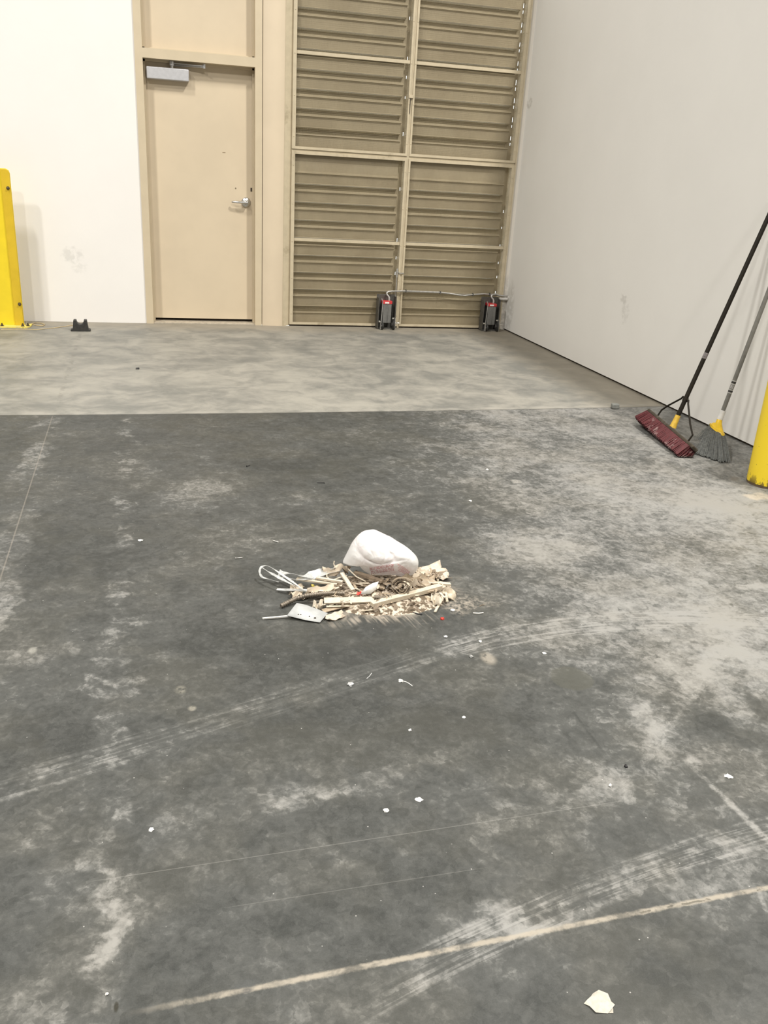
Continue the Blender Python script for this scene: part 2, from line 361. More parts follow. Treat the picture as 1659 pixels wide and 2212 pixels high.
# tan steel column between the door and the louvres: flat face with a rolled edge each side
struct('trim_1', MB().prism([(-.186, .0), (-.186, -.012), (-.178, -.02), (-.010, -.02), (0, -.012), (0, 0), (0, .1), (-.186, .1)], (-2.194, 0, 0), (1, 0, 0), (0, 1, 0), (0, 0, 1), 3.3), M_col)
struct('wall_right', MB().box((0, -12.5, .014), (.14, -.0, 3.6)), M_wright)
struct('trim_2', MB().box((.012, -12.5, 0), (.13, -.0, .0145)), M_dark)
struct('wall_left', MB().box((XL-.2, YB, 0), (XL, .28, ZT)), M_conc)
struct('wall_far_right', MB().box((XR, YB, 0), (XR+.2, .28, ZT)), M_conc)
struct('wall_front', MB().box((XL-.2, YB-.2, 0), (XR+.2, YB, ZT)), M_conc)
struct('ceiling', MB().box((XL-.2, YB-.2, ZT), (XR+.2, .28, ZT+.15)), M_conc)

# ------------------------------------------------------------------ hollow metal door
dr = empty('door_1', (-2.9, 0, 0), None, None); dr['kind'] = 'structure'
FT = .06                                                     # face width of the frame
def frame_prof(mb, x, sgn, z0, z1):
    # face, soffit, stop and return in section (x runs into the opening)
    pr = [(0, .02), (0, -.014), (FT, -.014), (FT, .075), (FT+.016, .075), (FT+.016, .125), (FT, .125), (FT, .15), (0, .15)]
    mb.prism([(a*sgn, b) for a, b in pr], (x, 0, z0), (1, 0, 0), (0, 1, 0), (0, 0, 1), z1-z0)
mb = MB(); frame_prof(mb, DX0, 1, 0, 3.3); mb.build('jamb', M_tan, dr)
mb = MB(); frame_prof(mb, DX1, -1, 0, 3.3); mb.build('jamb', M_tan, dr)
xi0, xi1 = DX0+FT, DX1-FT
hd = MB()
hd.prism([(0, -.0138), (.072, -.0138), (.072, .075), (.088, .075), (.088, .125), (-.016, .125), (-.016, .075), (0, .075)], (xi0-.001, 0, 2.13), (0, 0, 1), (0, 1, 0), (1, 0, 0), xi1-xi0+.002)
hd.build('head', M_tan, dr)
MB().box((xi0+.002, .105, .035), (xi1-.002, .148, 2.128)).build('leaf', M_door, dr)
MB().box((xi0+.002, .100, 2.20), (xi1-.002, .13, 3.3)).build('transom_panel', M_door, dr)
MB().prism([(0, 0), (.0, .006), (.02, .014), (.13, .014), (.15, .0)], (xi0, .0, 0), (0, 1, 0), (0, 0, 1), (1, 0, 0), xi1-xi0).build('threshold', M_thr, dr)
MB().box((xi0, .148, .0), (xi1, .16, .05)).build('sweep', M_dark, dr)
# closer: body on the leaf, arm folded up to the head
M_alu = mat('brushed_aluminium', (.60, .60, .61), .38, .55, .05, 60)
M_steel = mat('satin_steel', (.55, .54, .52), .28, .9, .05, 60)
M_cover = mat('silver_cover_paint', (.52, .52, .54), .4, .3, .05, 40)
cb = MB().box((-3.325, .030, 1.985), (-2.985, .104, 2.075)).build('closer_body', M_cover, dr, bevel=.006)
MB().tube([(-3.12, .055, 2.07), (-3.12, .055, 2.118)], .014, 14).build('closer_spindle', M_steel, cb)
ar = MB(); ar.ribbon([(-3.12, .055, 2.112), (-2.86, .03, 2.108)], (0, 1, 0), .024, .006).ribbon([(-2.86, .032, 2.100), (-3.10, .09, 2.100)], (0, 1, 0), .02, .006)
ar.tube([(-2.86, .03, 2.092), (-2.86, .03, 2.124)], .013, 12).tube([(-3.12, .055, 2.095), (-3.12, .055, 2.126)], .02, 14)
ar.build('closer_arm', M_alu, dr)
# lever set
kz = 1.062; kx = -2.515
ro = MB().lathe([(.042, .0), (.042, -.006), (.036, -.014), (.020, -.017), (.017, -.03), (.015, -.058), (.0, -.060)], (kx, .105, kz), (0, 1, 0), 28).build('lever_rose', M_steel, dr, smooth=True)
MB().tube([(kx+.008, .052, kz), (kx-.02, .048, kz), (kx-.06, .048, kz-.0005), (kx-.105, .052, kz-.001), (kx-.125, .064, kz-.002)], [.011, .0115, .0105, .0095, .008], 12).build('lever_handle', M_steel, ro, smooth=True)
MB().lathe([(.006, 0), (.006, -.003), (0, -.0035)], (-2.605, .1055, 1.175), (0, 1, 0), 10).build('viewer_plug', mat('brown_plug', (.20, .16, .10), .6), dr)
mk = MB().box((-2.716, .1035, 1.458), (-2.690, .1052, 1.462)).build('scuff', mat('scuff_brown', (.28, .21, .13), .7), dr)
MB().box((xi1-.03, .1025, 1.155), (xi1-.017, .106, 1.185)).build('latch_mark', M_dark, dr)

# ------------------------------------------------------------------ louvre units (four, two wide and two high)
def louvre(x0, x1, z0, z1, tops, mid, label, slits, w, w2):
    """x0..x1 outside of the unit frame; blades run from the left stile to just short of the right one"""
    t = empty('louver_panel', ((x0+x1)/2, .03, z0), label, 'louver', 'tan steel louver panels beside the door')
    fr = MB(); rl = .021
    xe = x1 - w2 - .046; xw = x1 - w2 - .004                          # blade end, inner web of the right stile
    fr.box((x0, -.012, z0), (x0+w, .0, z1)).box((x0, 0, z0), (x0+.008, .17, z1))
    fr.box((x1-w2, -.012, z0), (x1, .0, z1)).box((xw+.004, 0, z0), (xw+.010, .077, z1))
    fr.box((x0+w, -.012, z1-rl), (x1-w2, .0, z1)).box((x0+.008, 0, z1-.008), (xw, .03, z1))
    fr.box((x0+w, -.012, z0), (x1-w2, .0, z0+rl)).box((x0+.008, 0, z0), (xw, .17, z0+.008))
    k = z0+.1
    while k < z1:                                            # screws along both stiles
        for xx in (x0+w*.5, x1-w2*.5): fr.lathe([(.005, 0), (.004, -.003), (0, -.003)], (xx, -.012, k), (0, 1, 0), 8)
        k += .32
    fr.build('frame', M_lframe, t)
    bl = MB(); L = xe-(x0+.008)
    pr = [(.018, .008), (-.006, -.008), (-.006, -.012), (.008, -.018), (.018, -.094), (.012, -.099), (.018, -.103), (.066, -.112), (.070, -.162), (.074, -.162), (.072, -.107), (.026, -.098), (.024, -.090), (.014, -.012)]
    for i, zt in enumerate(tops):
        bl.prism(pr, (x0+.008, .02, zt), (0, 1, 0), (0, 0, 1), (1, 0, 0), L)
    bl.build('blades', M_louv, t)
    # plates that close the ends of the bay
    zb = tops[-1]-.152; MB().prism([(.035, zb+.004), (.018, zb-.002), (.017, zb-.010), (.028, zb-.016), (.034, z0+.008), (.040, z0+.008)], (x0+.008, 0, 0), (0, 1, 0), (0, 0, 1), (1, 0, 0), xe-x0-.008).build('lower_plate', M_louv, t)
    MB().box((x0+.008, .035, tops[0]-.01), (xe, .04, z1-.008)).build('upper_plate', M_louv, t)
    sp = MB(); sl = xe+.035; z = z0+.008
    sp.box((xe-.012, .075, z0+.008), (sl, .077, z1-.008)).box((sl+.0042, .075, z0+.008), (xw+.004, .077, z1-.008))
    cuts = sorted(c_ for zt in tops for c_ in slits(zt))
    for a_, b_ in cuts + [(z1-.008, z1)]:
        if a_ > z: sp.box((sl, .075, z), (sl+.0042, .077, min(a_, z1-.008)))
        z = b_
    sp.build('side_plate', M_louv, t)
    MB().box((x0+w*.6, -.001, mid-.012), (x1-w2*.6, .012, mid+.014)).build('mid_rail', M_lframe, t)
    sc = MB(); h = .0004; p = .0127
    k = x0+w+p*.5
    while k < x1-w2: sc.box((k-h, .0138, z0+.02), (k+h, .0149, z1-.02)); k += p
    k = z0+.03
    while k < z1-.02: sc.box((x0+w, .0133, k-h), (x1-w2, .0144, k+h)); k += p
    sc.build('insect_screen', mat_screen, t)
    return t
mat_screen = mat('painted_wire_mesh', (.30, .25, .16), .6)
B = .152
lo_t = [1.345-B*i for i in range(8)]; up_t = [3.019-B*i for i in range(9)]
PX = -1.083                                                 # centre line of the middle post
rs = random.Random(12)
def cut_many(zt):
    if rs.random() < .12: return []
    a_ = zt-.075-rs.random()*.01; return [(a_, a_+.030+rs.random()*.012), (a_-.045, a_-.045+.020+rs.random()*.014)]
def cut_few(zt):
    if rs.random() < .35: return []
    a_ = zt-.10-rs.random()*.02; return [(a_, a_+.018+rs.random()*.016)]
louvre(-2.128, PX-.010, .015, 1.505, lo_t, .772, 'tan louver panel beside the door column, lower left of the four', cut_few, .03, .017)
louvre(PX+.010, LX1-.012, .015, 1.505, lo_t, .772, 'tan louver panel by the white side wall, lower right of the four', cut_few, .017, .028)
louvre(-2.128, PX-.010, 1.525, 3.17, up_t, 2.275, 'tan louver panel beside the door column, upper left of the four', cut_few, .03, .017)
louvre(PX+.010, LX1-.012, 1.525, 3.17, up_t, 2.275, 'tan louver panel by the white side wall, upper right of the four', cut_many, .017, .028)
struct('trim_3', MB().box((PX-.0098, -.002, 0), (PX+.0098, .05, 3.18)), M_lframe)
struct('trim_4', MB().box((-2.128, -.002, 1.5055), (PX-.010, .10, 1.5245)).box((PX+.010, -.002, 1.5055), (LX1-.0115, .10, 1.5245)), M_lframe)
struct('trim_5', MB().prism([(-2.1935, -.010), (-2.1285, .012), (-2.1285, .06), (-2.1935, .06)], (0, 0, 0), (1, 0, 0), (0, 1, 0), (0, 0, 1), 3.18), M_lframe)
struct('trim_6', MB().box((LX1-.0115, -.016, 0), (LX1, .06, 3.18)), M_lframe)
struct('trim_7', MB().box((-2.128, .0, 0), (LX1-.012, .17, .0145)), M_dark)

# ------------------------------------------------------------------ rod, door operator boxes and conduit at the foot of the louvres
M_gal = mat('galvanised_metal', (.42, .41, .39), .4, .5, .15, 40)
M_op = mat('grey_operator_steel', (.095, .09, .08), .5, .3, .2, 30, .1)
M_opl = mat('light_grey_channel', (.17, .168, .16), .45, .3, .12, 30)
M_brt = mat('bright_bolt', (.75, .73, .68), .25, .8)
M_red = mat('red_label', (.52, .035, .04), .5)
M_white = mat('white_label', (.8, .78, .75), .5)
M_blk = mat('black_rubber', (.025, .024, .022), .6, 0, .3, 40)
def operator(x, label, scale=1.0):
    t = empty('motor_box', (x, -.06, 0), label, 'motor box', 'grey motor boxes at the foot of the louvers')
    MB().box((x-.095, -.03, 0), (x+.080, -.024, .315)).box((x-.095, -.12, 0), (x-.089, -.024, .29)).box((x+.074, -.10, 0), (x+.080, -.024, .30)).box((x-.089, -.11, 0), (x+.074, -.03, .012)).build('housing', M_op, t, bevel=.001)
    MB().box((x-.048, -.115, .06), (x+.032, -.031, .235)).prism([(0, 0), (.008, -.006), (.014, 0)], (x-.012, -.115, .06), (1, 0, 0), (0, 1, 0), (0, 0, 1), .175).build('channel', M_opl, t, bevel=.003)
    c = MB().box((x-.052, -.119, .236), (x+.036, -.035, .262)).build('red_cap', M_red, t, bevel=.002)
    MB().box((x-.034, -.1205, .241), (x+.006, -.1192, .254)).build('label_plate', M_white, c)
    MB().tube([(x+.015, -.075, .262), (x+.015, -.075, .285), (x+.010, -.07, .30), (x-.006, -.065, .315), (x-.008, -.06, .33), (x+.008, -.055, .342), (x+.05, -.05, .346)], [.010, .010, .0085, .0085, .0085, .0085, .0085], 10).build('conduit_elbow', M_gal, t, smooth=True)
    w = MB().lathe([(.030, -.008), (.034, -.004), (.034, .004), (.030, .008)], (x-.052, -.135, .036), (1, 0, 0), 20).build('wheel', M_blk, t)
    MB().lathe([(.010, -.012), (.010, .012)], (x-.052, -.135, .036), (1, 0, 0), 12).build('hub', M_steel, w)
    w = MB().lathe([(.036, -.009), (.044, -.004), (.044, .004), (.036, .009)], (x+.052, -.128, .046), (1, 0, 0), 20).build('wheel', M_blk, t)
    MB().lathe([(.012, -.013), (.012, .013)], (x+.052, -.128, .046), (1, 0, 0), 12).build('hub', M_steel, w)
    MB().box((x-.072, -.15, .005), (x-.067, -.112, .075)).build('wheel_bracket', M_gal, t); MB().box((x+.066, -.15, .005), (x+.070, -.10, .11)).build('wheel_bracket', M_gal, t)
    for dx, dz in ((-.08, .075), (.05, .105), (.088, .062), (.048, .062)): MB().lathe([(.008, 0), (.008, -.012), (.004, -.013)], (x+dx, -.118, dz), (0, 1, 0), 8).build('bolt', M_brt, t)
    MB().lathe([(.005, -.01), (.005, .03)], (x+.085, -.115, .062), (1, 0, 0), 8).build('axle', M_brt, t)
    MB().ribbon([(x-.06, -.11, .06), (x-.055, -.118, .26), (x-.068, -.12, .285)], (1, 0, 0), .007, .003).build('lever_rod', M_gal, t)
    return t
operator(-1.215, 'grey steel motor box with red cap at the foot of the middle post')
operator(-.175, 'shaded grey steel motor box with red cap in the wall corner')
cd_pts = [(-1.165, -.05, .346), (-1.10, -.035, .346), (-1.06, -.03, .349), (-.88, -.024, .347), (-.69, -.024, .344), (-.60, -.026, .338), (-.50, -.028, .325), (-.44, -.029, .323), (-.36, -.027, .333), (-.25, -.024, .342), (-.12, -.03, .336), (-.04, -.034, .329), (-.004, -.034, .328)]
t = empty('wall_conduit', (-.6, -.024, .3), 'thin grey conduit running from the middle post to the side wall', 'conduit')
MB().tube(cd_pts, .0075, 8).build('tube', M_gal, t, smooth=True)
for x, z in ((-1.03, .349), (-.69, .344), (-.36, .333), (-.19, .341)): MB().box((x-.005, -.036, z-.014), (x+.005, -.012, z+.012)).build('clip', M_op, t)
MB().lathe([(.014, 0), (.014, -.085)], (-.003, -.034, .300), (1, 0, 0), 12).lathe([(.02, 0), (.02, -.006)], (-.001, -.034, .314), (1, 0, 0), 12).build('fitting', mat('pale_fitting', (.55, .53, .5), .5), t)
t = empty('drop_rod', (-1.118, -.02, 0), 'thin grey steel drop rod hanging down the middle louver post', 'rod')
MB().tube([(-1.128, -.022, .012), (-1.126, -.022, .50)], .004, 8).build('rod', M_gal, t)
MB().box((-1.148, -.03, .515), (-1.108, -.0125, .523)).box((-1.132, -.026, .47), (-1.120, -.0125, .55)).box((-1.108, -.02, .505), (-1.058, -.0125, .513)).build('bracket', M_gal, t)
t = empty('latch_plate', (-1.10, -.02, 2.0), 'small tan latch plate on the upper middle post', 'latch')
MB().box((-1.108, -.020, 1.995), (-1.070, -.0125, 2.02)).build('plate', M_lframe, t, bevel=.001)
MB().tube([(-1.094, -.0185, 1.87), (-1.094, -.0185, 1.995)], .003, 8).build('rod', M_dark, t)

# ------------------------------------------------------------------ yellow guard at the left and bollard at the right
M_yel = mat('yellow_safety_paint', (.80, .61, .025), .38, 0, .04, 6, .06)
M_yel2 = mat('yellow_base_paint', (.80, .66, .15), .5, 0, .06, 20, .1, col2=(.55, .48, .25), thr=(.56, .70))
M_bolt = mat('dark_bolt_steel', (.11, .09, .05), .5, .5)
t = empty('track_guard', (-4.55, -.3, 0), 'tall yellow steel track guard bolted to the floor at the left wall', 'guard')
y0 = -.30
gp = [(-4.395, .012), (-4.395, 1.20), (-4.402, 1.222), (-4.425, 1.234), (-4.70, 1.234), (-4.70, .012)]
MB().prism([(x, z) for x, z in gp if True], (0, y0+.004, 0), (1, 0, 0), (0, 0, 1), (0, 1, 0), .008).build('front_plate', M_yel, t, bevel=.002)
MB().prism([(-4.398, .012), (-4.398, 1.205), (-4.405, 1.222), (-4.425, 1.228), (-4.462, 1.228), (-4.462, .012)], (0, y0-.010, 0), (1, 0, 0), (0, 0, 1), (0, 1, 0), .012).build('shade_strip', mat('shade_yellow_paint', (.64, .44, .022), .42, 0, .05, 8, .06), t, bevel=.002)  # darker yellow strip paints in the band of shade on the guard
MB().box((-4.70, y0+.013, .012), (-4.692, y0+.10, 1.20)).box((-4.62, y0+.013, .012), (-4.612, y0+.10, 1.15)).build('rear_flange', M_yel, t)
MB().prism([(-4.80, -.375), (-4.40, -.375), (-4.385, -.39), (-4.362, -.375), (-4.345, -.33), (-4.345, -.21), (-4.80, -.21)], (0, 0, 0), (1, 0, 0), (0, 1, 0), (0, 0, 1), .012).build('base_plate', M_yel2, t, bevel=.001)
for x, z in ((-4.416, 1.09), (-4.414, .188)):
    MB().lathe([(.014, 0), (.014, -.006), (.010, -.006), (.009, -.018), (.003, -.02)], (x, y0-.009, z), (0, 1, 0), 6).build('bolt', M_bolt, t)
for x, y in ((-4.382, -.26), (-4.40, -.35), (-4.362, -.33), (-4.56, -.35)):
    MB().lathe([(.016, 0), (.016, .003), (.011, .003), (.010, .014), (.006, .015), (.006, .024)], (x, y, .012), (0, 0, 1), 6).build('anchor_nut', M_bolt if y < -.3 else M_gal, t)
BC = Vector((-.329, -4.575, 0)); br = .10
n = NT('chipped_yellow_paint'); xy = n.sep(n.pos)
nz = n.noise(n.vec('MULTIPLY', n.pos, (1, 1, .45)), 28, 4, .7)
mk = n.mul(n.ss(xy[2], .09, .0), n.ss(n.add(nz, n.mul(n.ss(xy[2], .12, .0), .14)), .60, .64))
spk = n.mul(n.ss(n.noise(n.pos, 70, 2, .6), .73, .75), n.ss(xy[2], .9, .2))
cc = n.mix(n.mx(mk, n.mul(spk, .7)), n.mix(n.noise(n.pos, 5), (.80, .58, .025), (.86, .65, .03)), (.16, .11, .02))
M_boll = n.set(color=cc, rough=.38)
t = empty('bollard', BC, 'round yellow steel bollard at the right edge beside the brooms', 'bollard')
MB().lathe([(br, .012), (br, 1.02), (br*.92, 1.07), (br*.6, 1.105), (0.001, 1.115)], BC, (0, 0, 1), 48).build('pipe', M_boll, t, smooth=True)
MB().lathe([(br*.985, .0), (br*.985, .012)], BC, (0, 0, 1), 40).build('base_ring', mat('rusty_ring', (.10, .07, .04), .9), t)
a = math.atan2(-.83, -.55)
dv = Vector((math.cos(R(-107)), math.sin(R(-107)), 0))
MB().ribbon([BC+dv*(br+.001)+v3(0, 0, .013), BC+dv*(br+.001)+v3(0, 0, .05)], dv.cross(v3(0, 0, 1)), .006, .003).build('seam', M_boll, t)

# ------------------------------------------------------------------ black notched block and loose cord on the floor
p = G(174, 716)
t = tag(MB().prism([(-.078, 0), (.078, 0), (.078, .014), (.062, .018), (.052, .092), (.030, .092)] + [(.030*math.cos(a_), .090-.034*math.sin(a_)) for a_ in [math.pi*k/10 for k in range(1, 10)]] + [(-.030, .092), (-.052, .092), (-.062, .018), (-.078, .014)],
        (0, -.03, 0), (1, 0, 0), (0, 0, 1), (0, 1, 0), .07).build('pipe_block', M_blk, bevel=.003), 'black rubber block with a half round notch near the white wall', 'block')
t.location = (p.x, p.y+.03, 0); t.rotation_euler.z = R(3)
M_cord = mat('tan_cord', (.50, .40, .23), .8)
pts = [G(x, y, .003) for x, y in ((2, 712), (40, 711.5), (80, 712), (120, 708), (150, 703.5), (168, 701))]
loop = [G(x, y, .004) for x, y in ((60, 708), (66, 700), (75, 697.5), (88, 698), (97, 701), (92, 704), (80, 703), (70, 700))]
t = empty('cord', pts[2], 'thin tan cord trailing from the yellow guard to the black block', 'cord')
MB().tube(pts, .003, 6).build('strand', M_cord, t); MB().tube(loop, .004, 6).build('loop', M_cord, t)

# ------------------------------------------------------------------ small grey block by the joint
p = G(1331, 884)
t = tag(MB().box((-.024, -.02, 0), (.024, .02, .032)).build('anchor_cap', mat('grey_plastic', (.20, .205, .19), .7), bevel=.006), 'small grey square block on the floor left of the red broom', 'block')
t.location = (p.x, p.y+.02, 0); t.rotation_euler.z = R(-8)

# ------------------------------------------------------------------ red push broom leaning on the side wall
M_hdl = mat('black_enamel_handle', (.012, .009, .005), .6, 0, .2, 30, spec=.25)
M_blockw = mat('dark_brown_block', (.04, .03, .018), .7, 0, .25, 40, .2, col2=(.085, .072, .055), thr=(.5, .7))
n = NT('red_bristle'); ob = n.obj
st = n.noise(n.vec('MULTIPLY', ob, (60, 300, 60)), 1.0, 3, .6)
zz = n.sep(n.pos)[2]; M_bris = n.set(color=n.mix(n.ss(zz, .016, .004), n.mix(n.ss(n.add(n.noise(ob, 11, 6, .75), n.ss(zz, .06, .01, .0, .08)), .58, .68), n.mix(n.ss(st, .35, .65), (.055, .004, .006), (.095, .007, .010)), (.24, .15, .145)), (.045, .035, .03)), rough=.7)
M_bris2 = mat('dark_bristle', (.05, .035, .03), .8, 0, .3, 60)
A = G(1404, 889, .088); Bq = G(1501, 970, .055)         # block ends, along the wall
print('BROOM', A, Bq, (Bq-A).length)
ax = (Bq-A).normalized(); HL = (Bq-A).length
hn = v3(-.62, 0, -.78); hn = (hn-ax*hn.dot(ax)).normalized()      # bristles point away from the wall and down
hs = ax.cross(hn)                                       # across the block
if hs.x > 0: hs = -hs                                   # towards the room and up
O = (A+Bq)/2
t = empty('push_broom', (O.x, O.y, 0), 'wide red bristled push broom with black handle leaning on the side wall', 'broom')
bw_, bh_ = .046, .020
sec = [(-bw_/2, -bh_/2), (bw_/2, -bh_/2), (bw_/2, bh_/2), (-bw_/2, bh_/2)]
MB().prism(sec, A, hs, hn, ax, HL).build('block', M_blockw, t, bevel=.006)
# bristles in clumps: one row of tapered tufts, outer face splayed
def bristles(name, m, seed, c0, c1, l0, l1, s0, s1, rows, cols, rad):
    rnd = random.Random(seed); mb_ = MB()
    for i in range(cols):
        u = .012+(i+.5)/cols*(HL-.034)
        for j in range(rows):
            w = (j/(rows-1)-.5) if rows > 1 else 0
            p0 = A + ax*(u+rnd.uniform(-.004, .004)) + hs*(c0+w*s0) + hn*.008
            ln = (l0 + rnd.uniform(-l1, l1))*(1-.10*(2*w)**2)
            sp_ = c1 + w*s1
            d_ = hn*ln + hs*sp_ + ax*(rnd.uniform(-.006, .006)+ (.014*((u/HL)*2-1)))
            p1 = p0 + d_*.5 + hs*rnd.uniform(-.002, .002); p2 = p0 + d_
            if p2.z < .004: p2.z = .004
            if p1.z < .006: p1.z = .006
            mb_.tube([p0, p1, p2], [rad, rad*1.05, rad*.9], 5)
    return mb_.build(name, m, t)
bristles('red_bristles', M_bris, 3, .002, .002, .082, .003, .052, .034, 10, 120, .0034)
bristles('dark_bristles', M_bris2, 4, -.027, -.020, .088, .004, .008, .006, 2, 110, .0035)
h0 = O - hn*.012
h1 = GX(1659, 470, -.062)
# socket direction towards the point of the handle that the photo shows at the frame edge
hd_ = (h1-h0).normalized()
MB().tube([h0, h0+hd_*.03, h0+hd_*.075], [.020, .017, .0145], 14).build('yellow_ferrule', mat('yellow_plastic_ferrule', (.62, .40, .05), .45, 0, .15, 40), t, smooth=True)
wall_hit = (-.0145-h0.x)/hd_.x
MB().tube([h0+hd_*.06, h0+hd_*min(1.52, wall_hit)], .0125, 16).build('handle', M_hdl, t, smooth=True)
MB().tube([h0+hd_*.412, h0+hd_*.446], .0128, 12).build('tape', mat('worn_grey_tape', (.20, .18, .18), .6, 0, .4, 120), t, smooth=True)
bp = h0+hd_*.168
for s_ in (-1, 1):
    e = O + ax*s_*HL*.34 - hn*.010; k = bp + ax*s_*.034 + hd_*.004
    MB().tube([e, e-hn*.02+hd_*.02, bp*.35+e*.65+hd_*.02+ax*s_*.02, k+ax*s_*.016-hd_*.012, k+ax*s_*.004+hd_*.004, bp+ax*s_*.012+hd_*.008, bp], .0052, 8).build('brace', M_hdl, t, smooth=True)
MB().tube([bp-hd_*.01, bp+hd_*.014], .0155, 12).build('brace_collar', M_hdl, t)

# ------------------------------------------------------------------ grey angle broom
g0 = GX(1555, 905, -.215); g1 = GX(1659, 632, -.075)
gd = (g1-g0).normalized()
t = empty('angle_broom', (g0.x, g0.y, 0), 'grey bristled angle broom with yellow cap and grey handle', 'broom')
gl = min(1.25, (-.0135-g0.x)/gd.x)
hg = MB().tube([g0, g0+gd*gl], .0118, 16).build('handle', mat('grey_handle_paint', (.17, .165, .15), .4), t, smooth=True)
MB().tube([g0-gd*.004, g0+gd*.050], .0165, 16).build('white_collar', mat('white_plastic', (.75, .74, .72), .4), t, smooth=True)
for a_, b_, m_ in ((.150, .172, mat('pale_sticker_paper', (.40, .39, .37), .6, 0, .3, 150)), (.156, .166, M_blk), (.176, .196, mat('pale_sticker_text', (.30, .29, .28), .6, 0, .5, 200)), (.200, .222, mat('pale_sticker_edge', (.45, .44, .42), .6)), (.205, .217, M_blk)):
    MB().tube([g0+gd*a_, g0+gd*b_], .0121 if m_ is not M_blk else .0123, 16).build('sticker', m_, t, smooth=True)
# cap: a flattened cone under the collar, wide along the wall
c0 = g0-gd*.003; cb_ = GX(1549, 928, -.235)
cax = (c0-cb_).normalized(); wd = v3(0, -1, 0); wd = (wd-cax*wd.dot(cax)).normalized(); dp = cax.cross(wd)
tl = R(-31); wd2 = (wd*math.cos(tl)+cax*math.sin(tl)).normalized()
def oval(c, w, d, wdir, nn=20): return [c + wdir*w*math.cos(2*math.pi*k/nn) + dp*d*math.sin(2*math.pi*k/nn) for k in range(nn)]
mb = MB(); rings = []
for c_, w_, d_, wx in ((c0, .015, .015, wd), (c0-cax*.022, .018, .017, wd), (cb_+cax*.024, .040, .022, wd2), (cb_+cax*.007, .062, .028, wd2), (cb_+cax*.006, .072, .031, wd2), (cb_-cax*.006, .072, .031, wd2)):
    rings.append([mb.b.verts.new(v) for v in oval(c_, w_, d_, wx)])
for P0, P1 in zip(rings, rings[1:]):
    for k in range(20): mb.b.faces.new((P0[k], P0[(k+1) % 20], P1[(k+1) % 20], P1[k]))
mb.b.faces.new(rings[0]); mb.b.faces.new(rings[-1][::-1])
mb.build('yellow_cap', mat('yellow_plastic_cap', (.80, .52, .02), .4), t)
rnd = random.Random(5); mb = MB()
E0 = G(1508, 979, .004); E1 = G(1567, 999, .004)
for i in range(420):
    a_, b_ = rnd.uniform(-1, 1), rnd.uniform(-1, 1)
    p0 = cb_ + wd2*a_*.060 + dp*b_*.022 - cax*.002
    f_ = (a_+1)/2; p2 = E0.lerp(E1, f_) + v3(b_*.030, rnd.uniform(-.012, .012), abs(rnd.gauss(0, .004)))
    if a_ < -.7 and rnd.random() < .2: p2 = p0*.35+p2*.65+v3(rnd.uniform(-.02, .02), .05, .01)
    pm = (p0+p2)/2 + v3(rnd.uniform(-.003, .003), rnd.uniform(-.003, .003), .004)
    mb.tube([p0, pm, p2], [.0030, .0034, .0018], 4)
mb.build('grey_bristles', mat('grey_bristle', (.115, .12, .115), .6, 0, .35, 90), t)

# ------------------------------------------------------------------ heap of rubbish
M_wood = mat('raw_pale_wood', (.55, .475, .365), .75, 0, .10, 60, .2)
M_woodk = mat('brown_old_wood', (.22, .17, .12), .8, 0, .25, 50, .2)
M_woodc = mat('cream_splinter_wood', (.53, .465, .37), .7, 0, .10, 70, .15)
M_card = mat('crushed_cardboard', (.36, .285, .20), .85, 0, .2, 40, .2)
M_sand = mat('fine_sawdust', (.58, .49, .39), .95, 0, .15, 160, .5)
M_mound = mat('sawdust_dirt_gap_shade', (.56, .475, .38), .95, 0, .18, 120, .6, col2=(.12, .09, .06), thr=(.46, .55))  # dark patches: dirt, darkened further to paint in the heap's shaded gaps
M_film = None
n = NT('cloudy_plastic_film'); n.set(color=(.58, .585, .57), rough=.3, alpha=n.ss(n.noise(n.obj, 70, 3, .6), .3, .7, .35, .85)); M_film = n.m
# low mound of sawdust under the pieces
mb = MB(); c = G(838, 1283); NA, NR = 72, 14; rings = []
for j in range(NR+1):
    s_ = j/NR; ring = []
    for k in range(NA):
        a_ = 2*math.pi*k/NA
        rad = 1 + .16*mnoise.noise(v3(math.cos(a_)*1.7, math.sin(a_)*1.7, 2)) + .10*mnoise.noise(v3(math.cos(a_)*6, math.sin(a_)*6, 5)) + .05*mnoise.noise(v3(math.cos(a_)*16, math.sin(a_)*16, 9))
        x = c.x + math.cos(a_)*.215*rad*s_; y = c.y + math.sin(a_)*.150*rad*s_
        z = .024*(1-s_**2)**1.0*(1+.5*mnoise.noise(v3(x*14, y*14, 0))) + .005*mnoise.noise(v3(x*60, y*60, 1))*(1-s_)
        ring.append(mb.b.verts.new((x, y, max(z, .0004) if j < NR else .0)))
    rings.append(ring)
for P0, P1 in zip(rings, rings[1:]):
    for k in range(NA):
        mb.b.faces.new((P0[k], P0[(k+1) % NA], P1[(k+1) % NA], P1[k]))
bmesh.ops.remove_doubles(mb.b, verts=mb.b.verts, dist=1e-5)
tag(mb.build('sawdust', M_mound, smooth=True), 'low bed of pale sawdust under the heap of scraps', 'sawdust', kind='stuff')

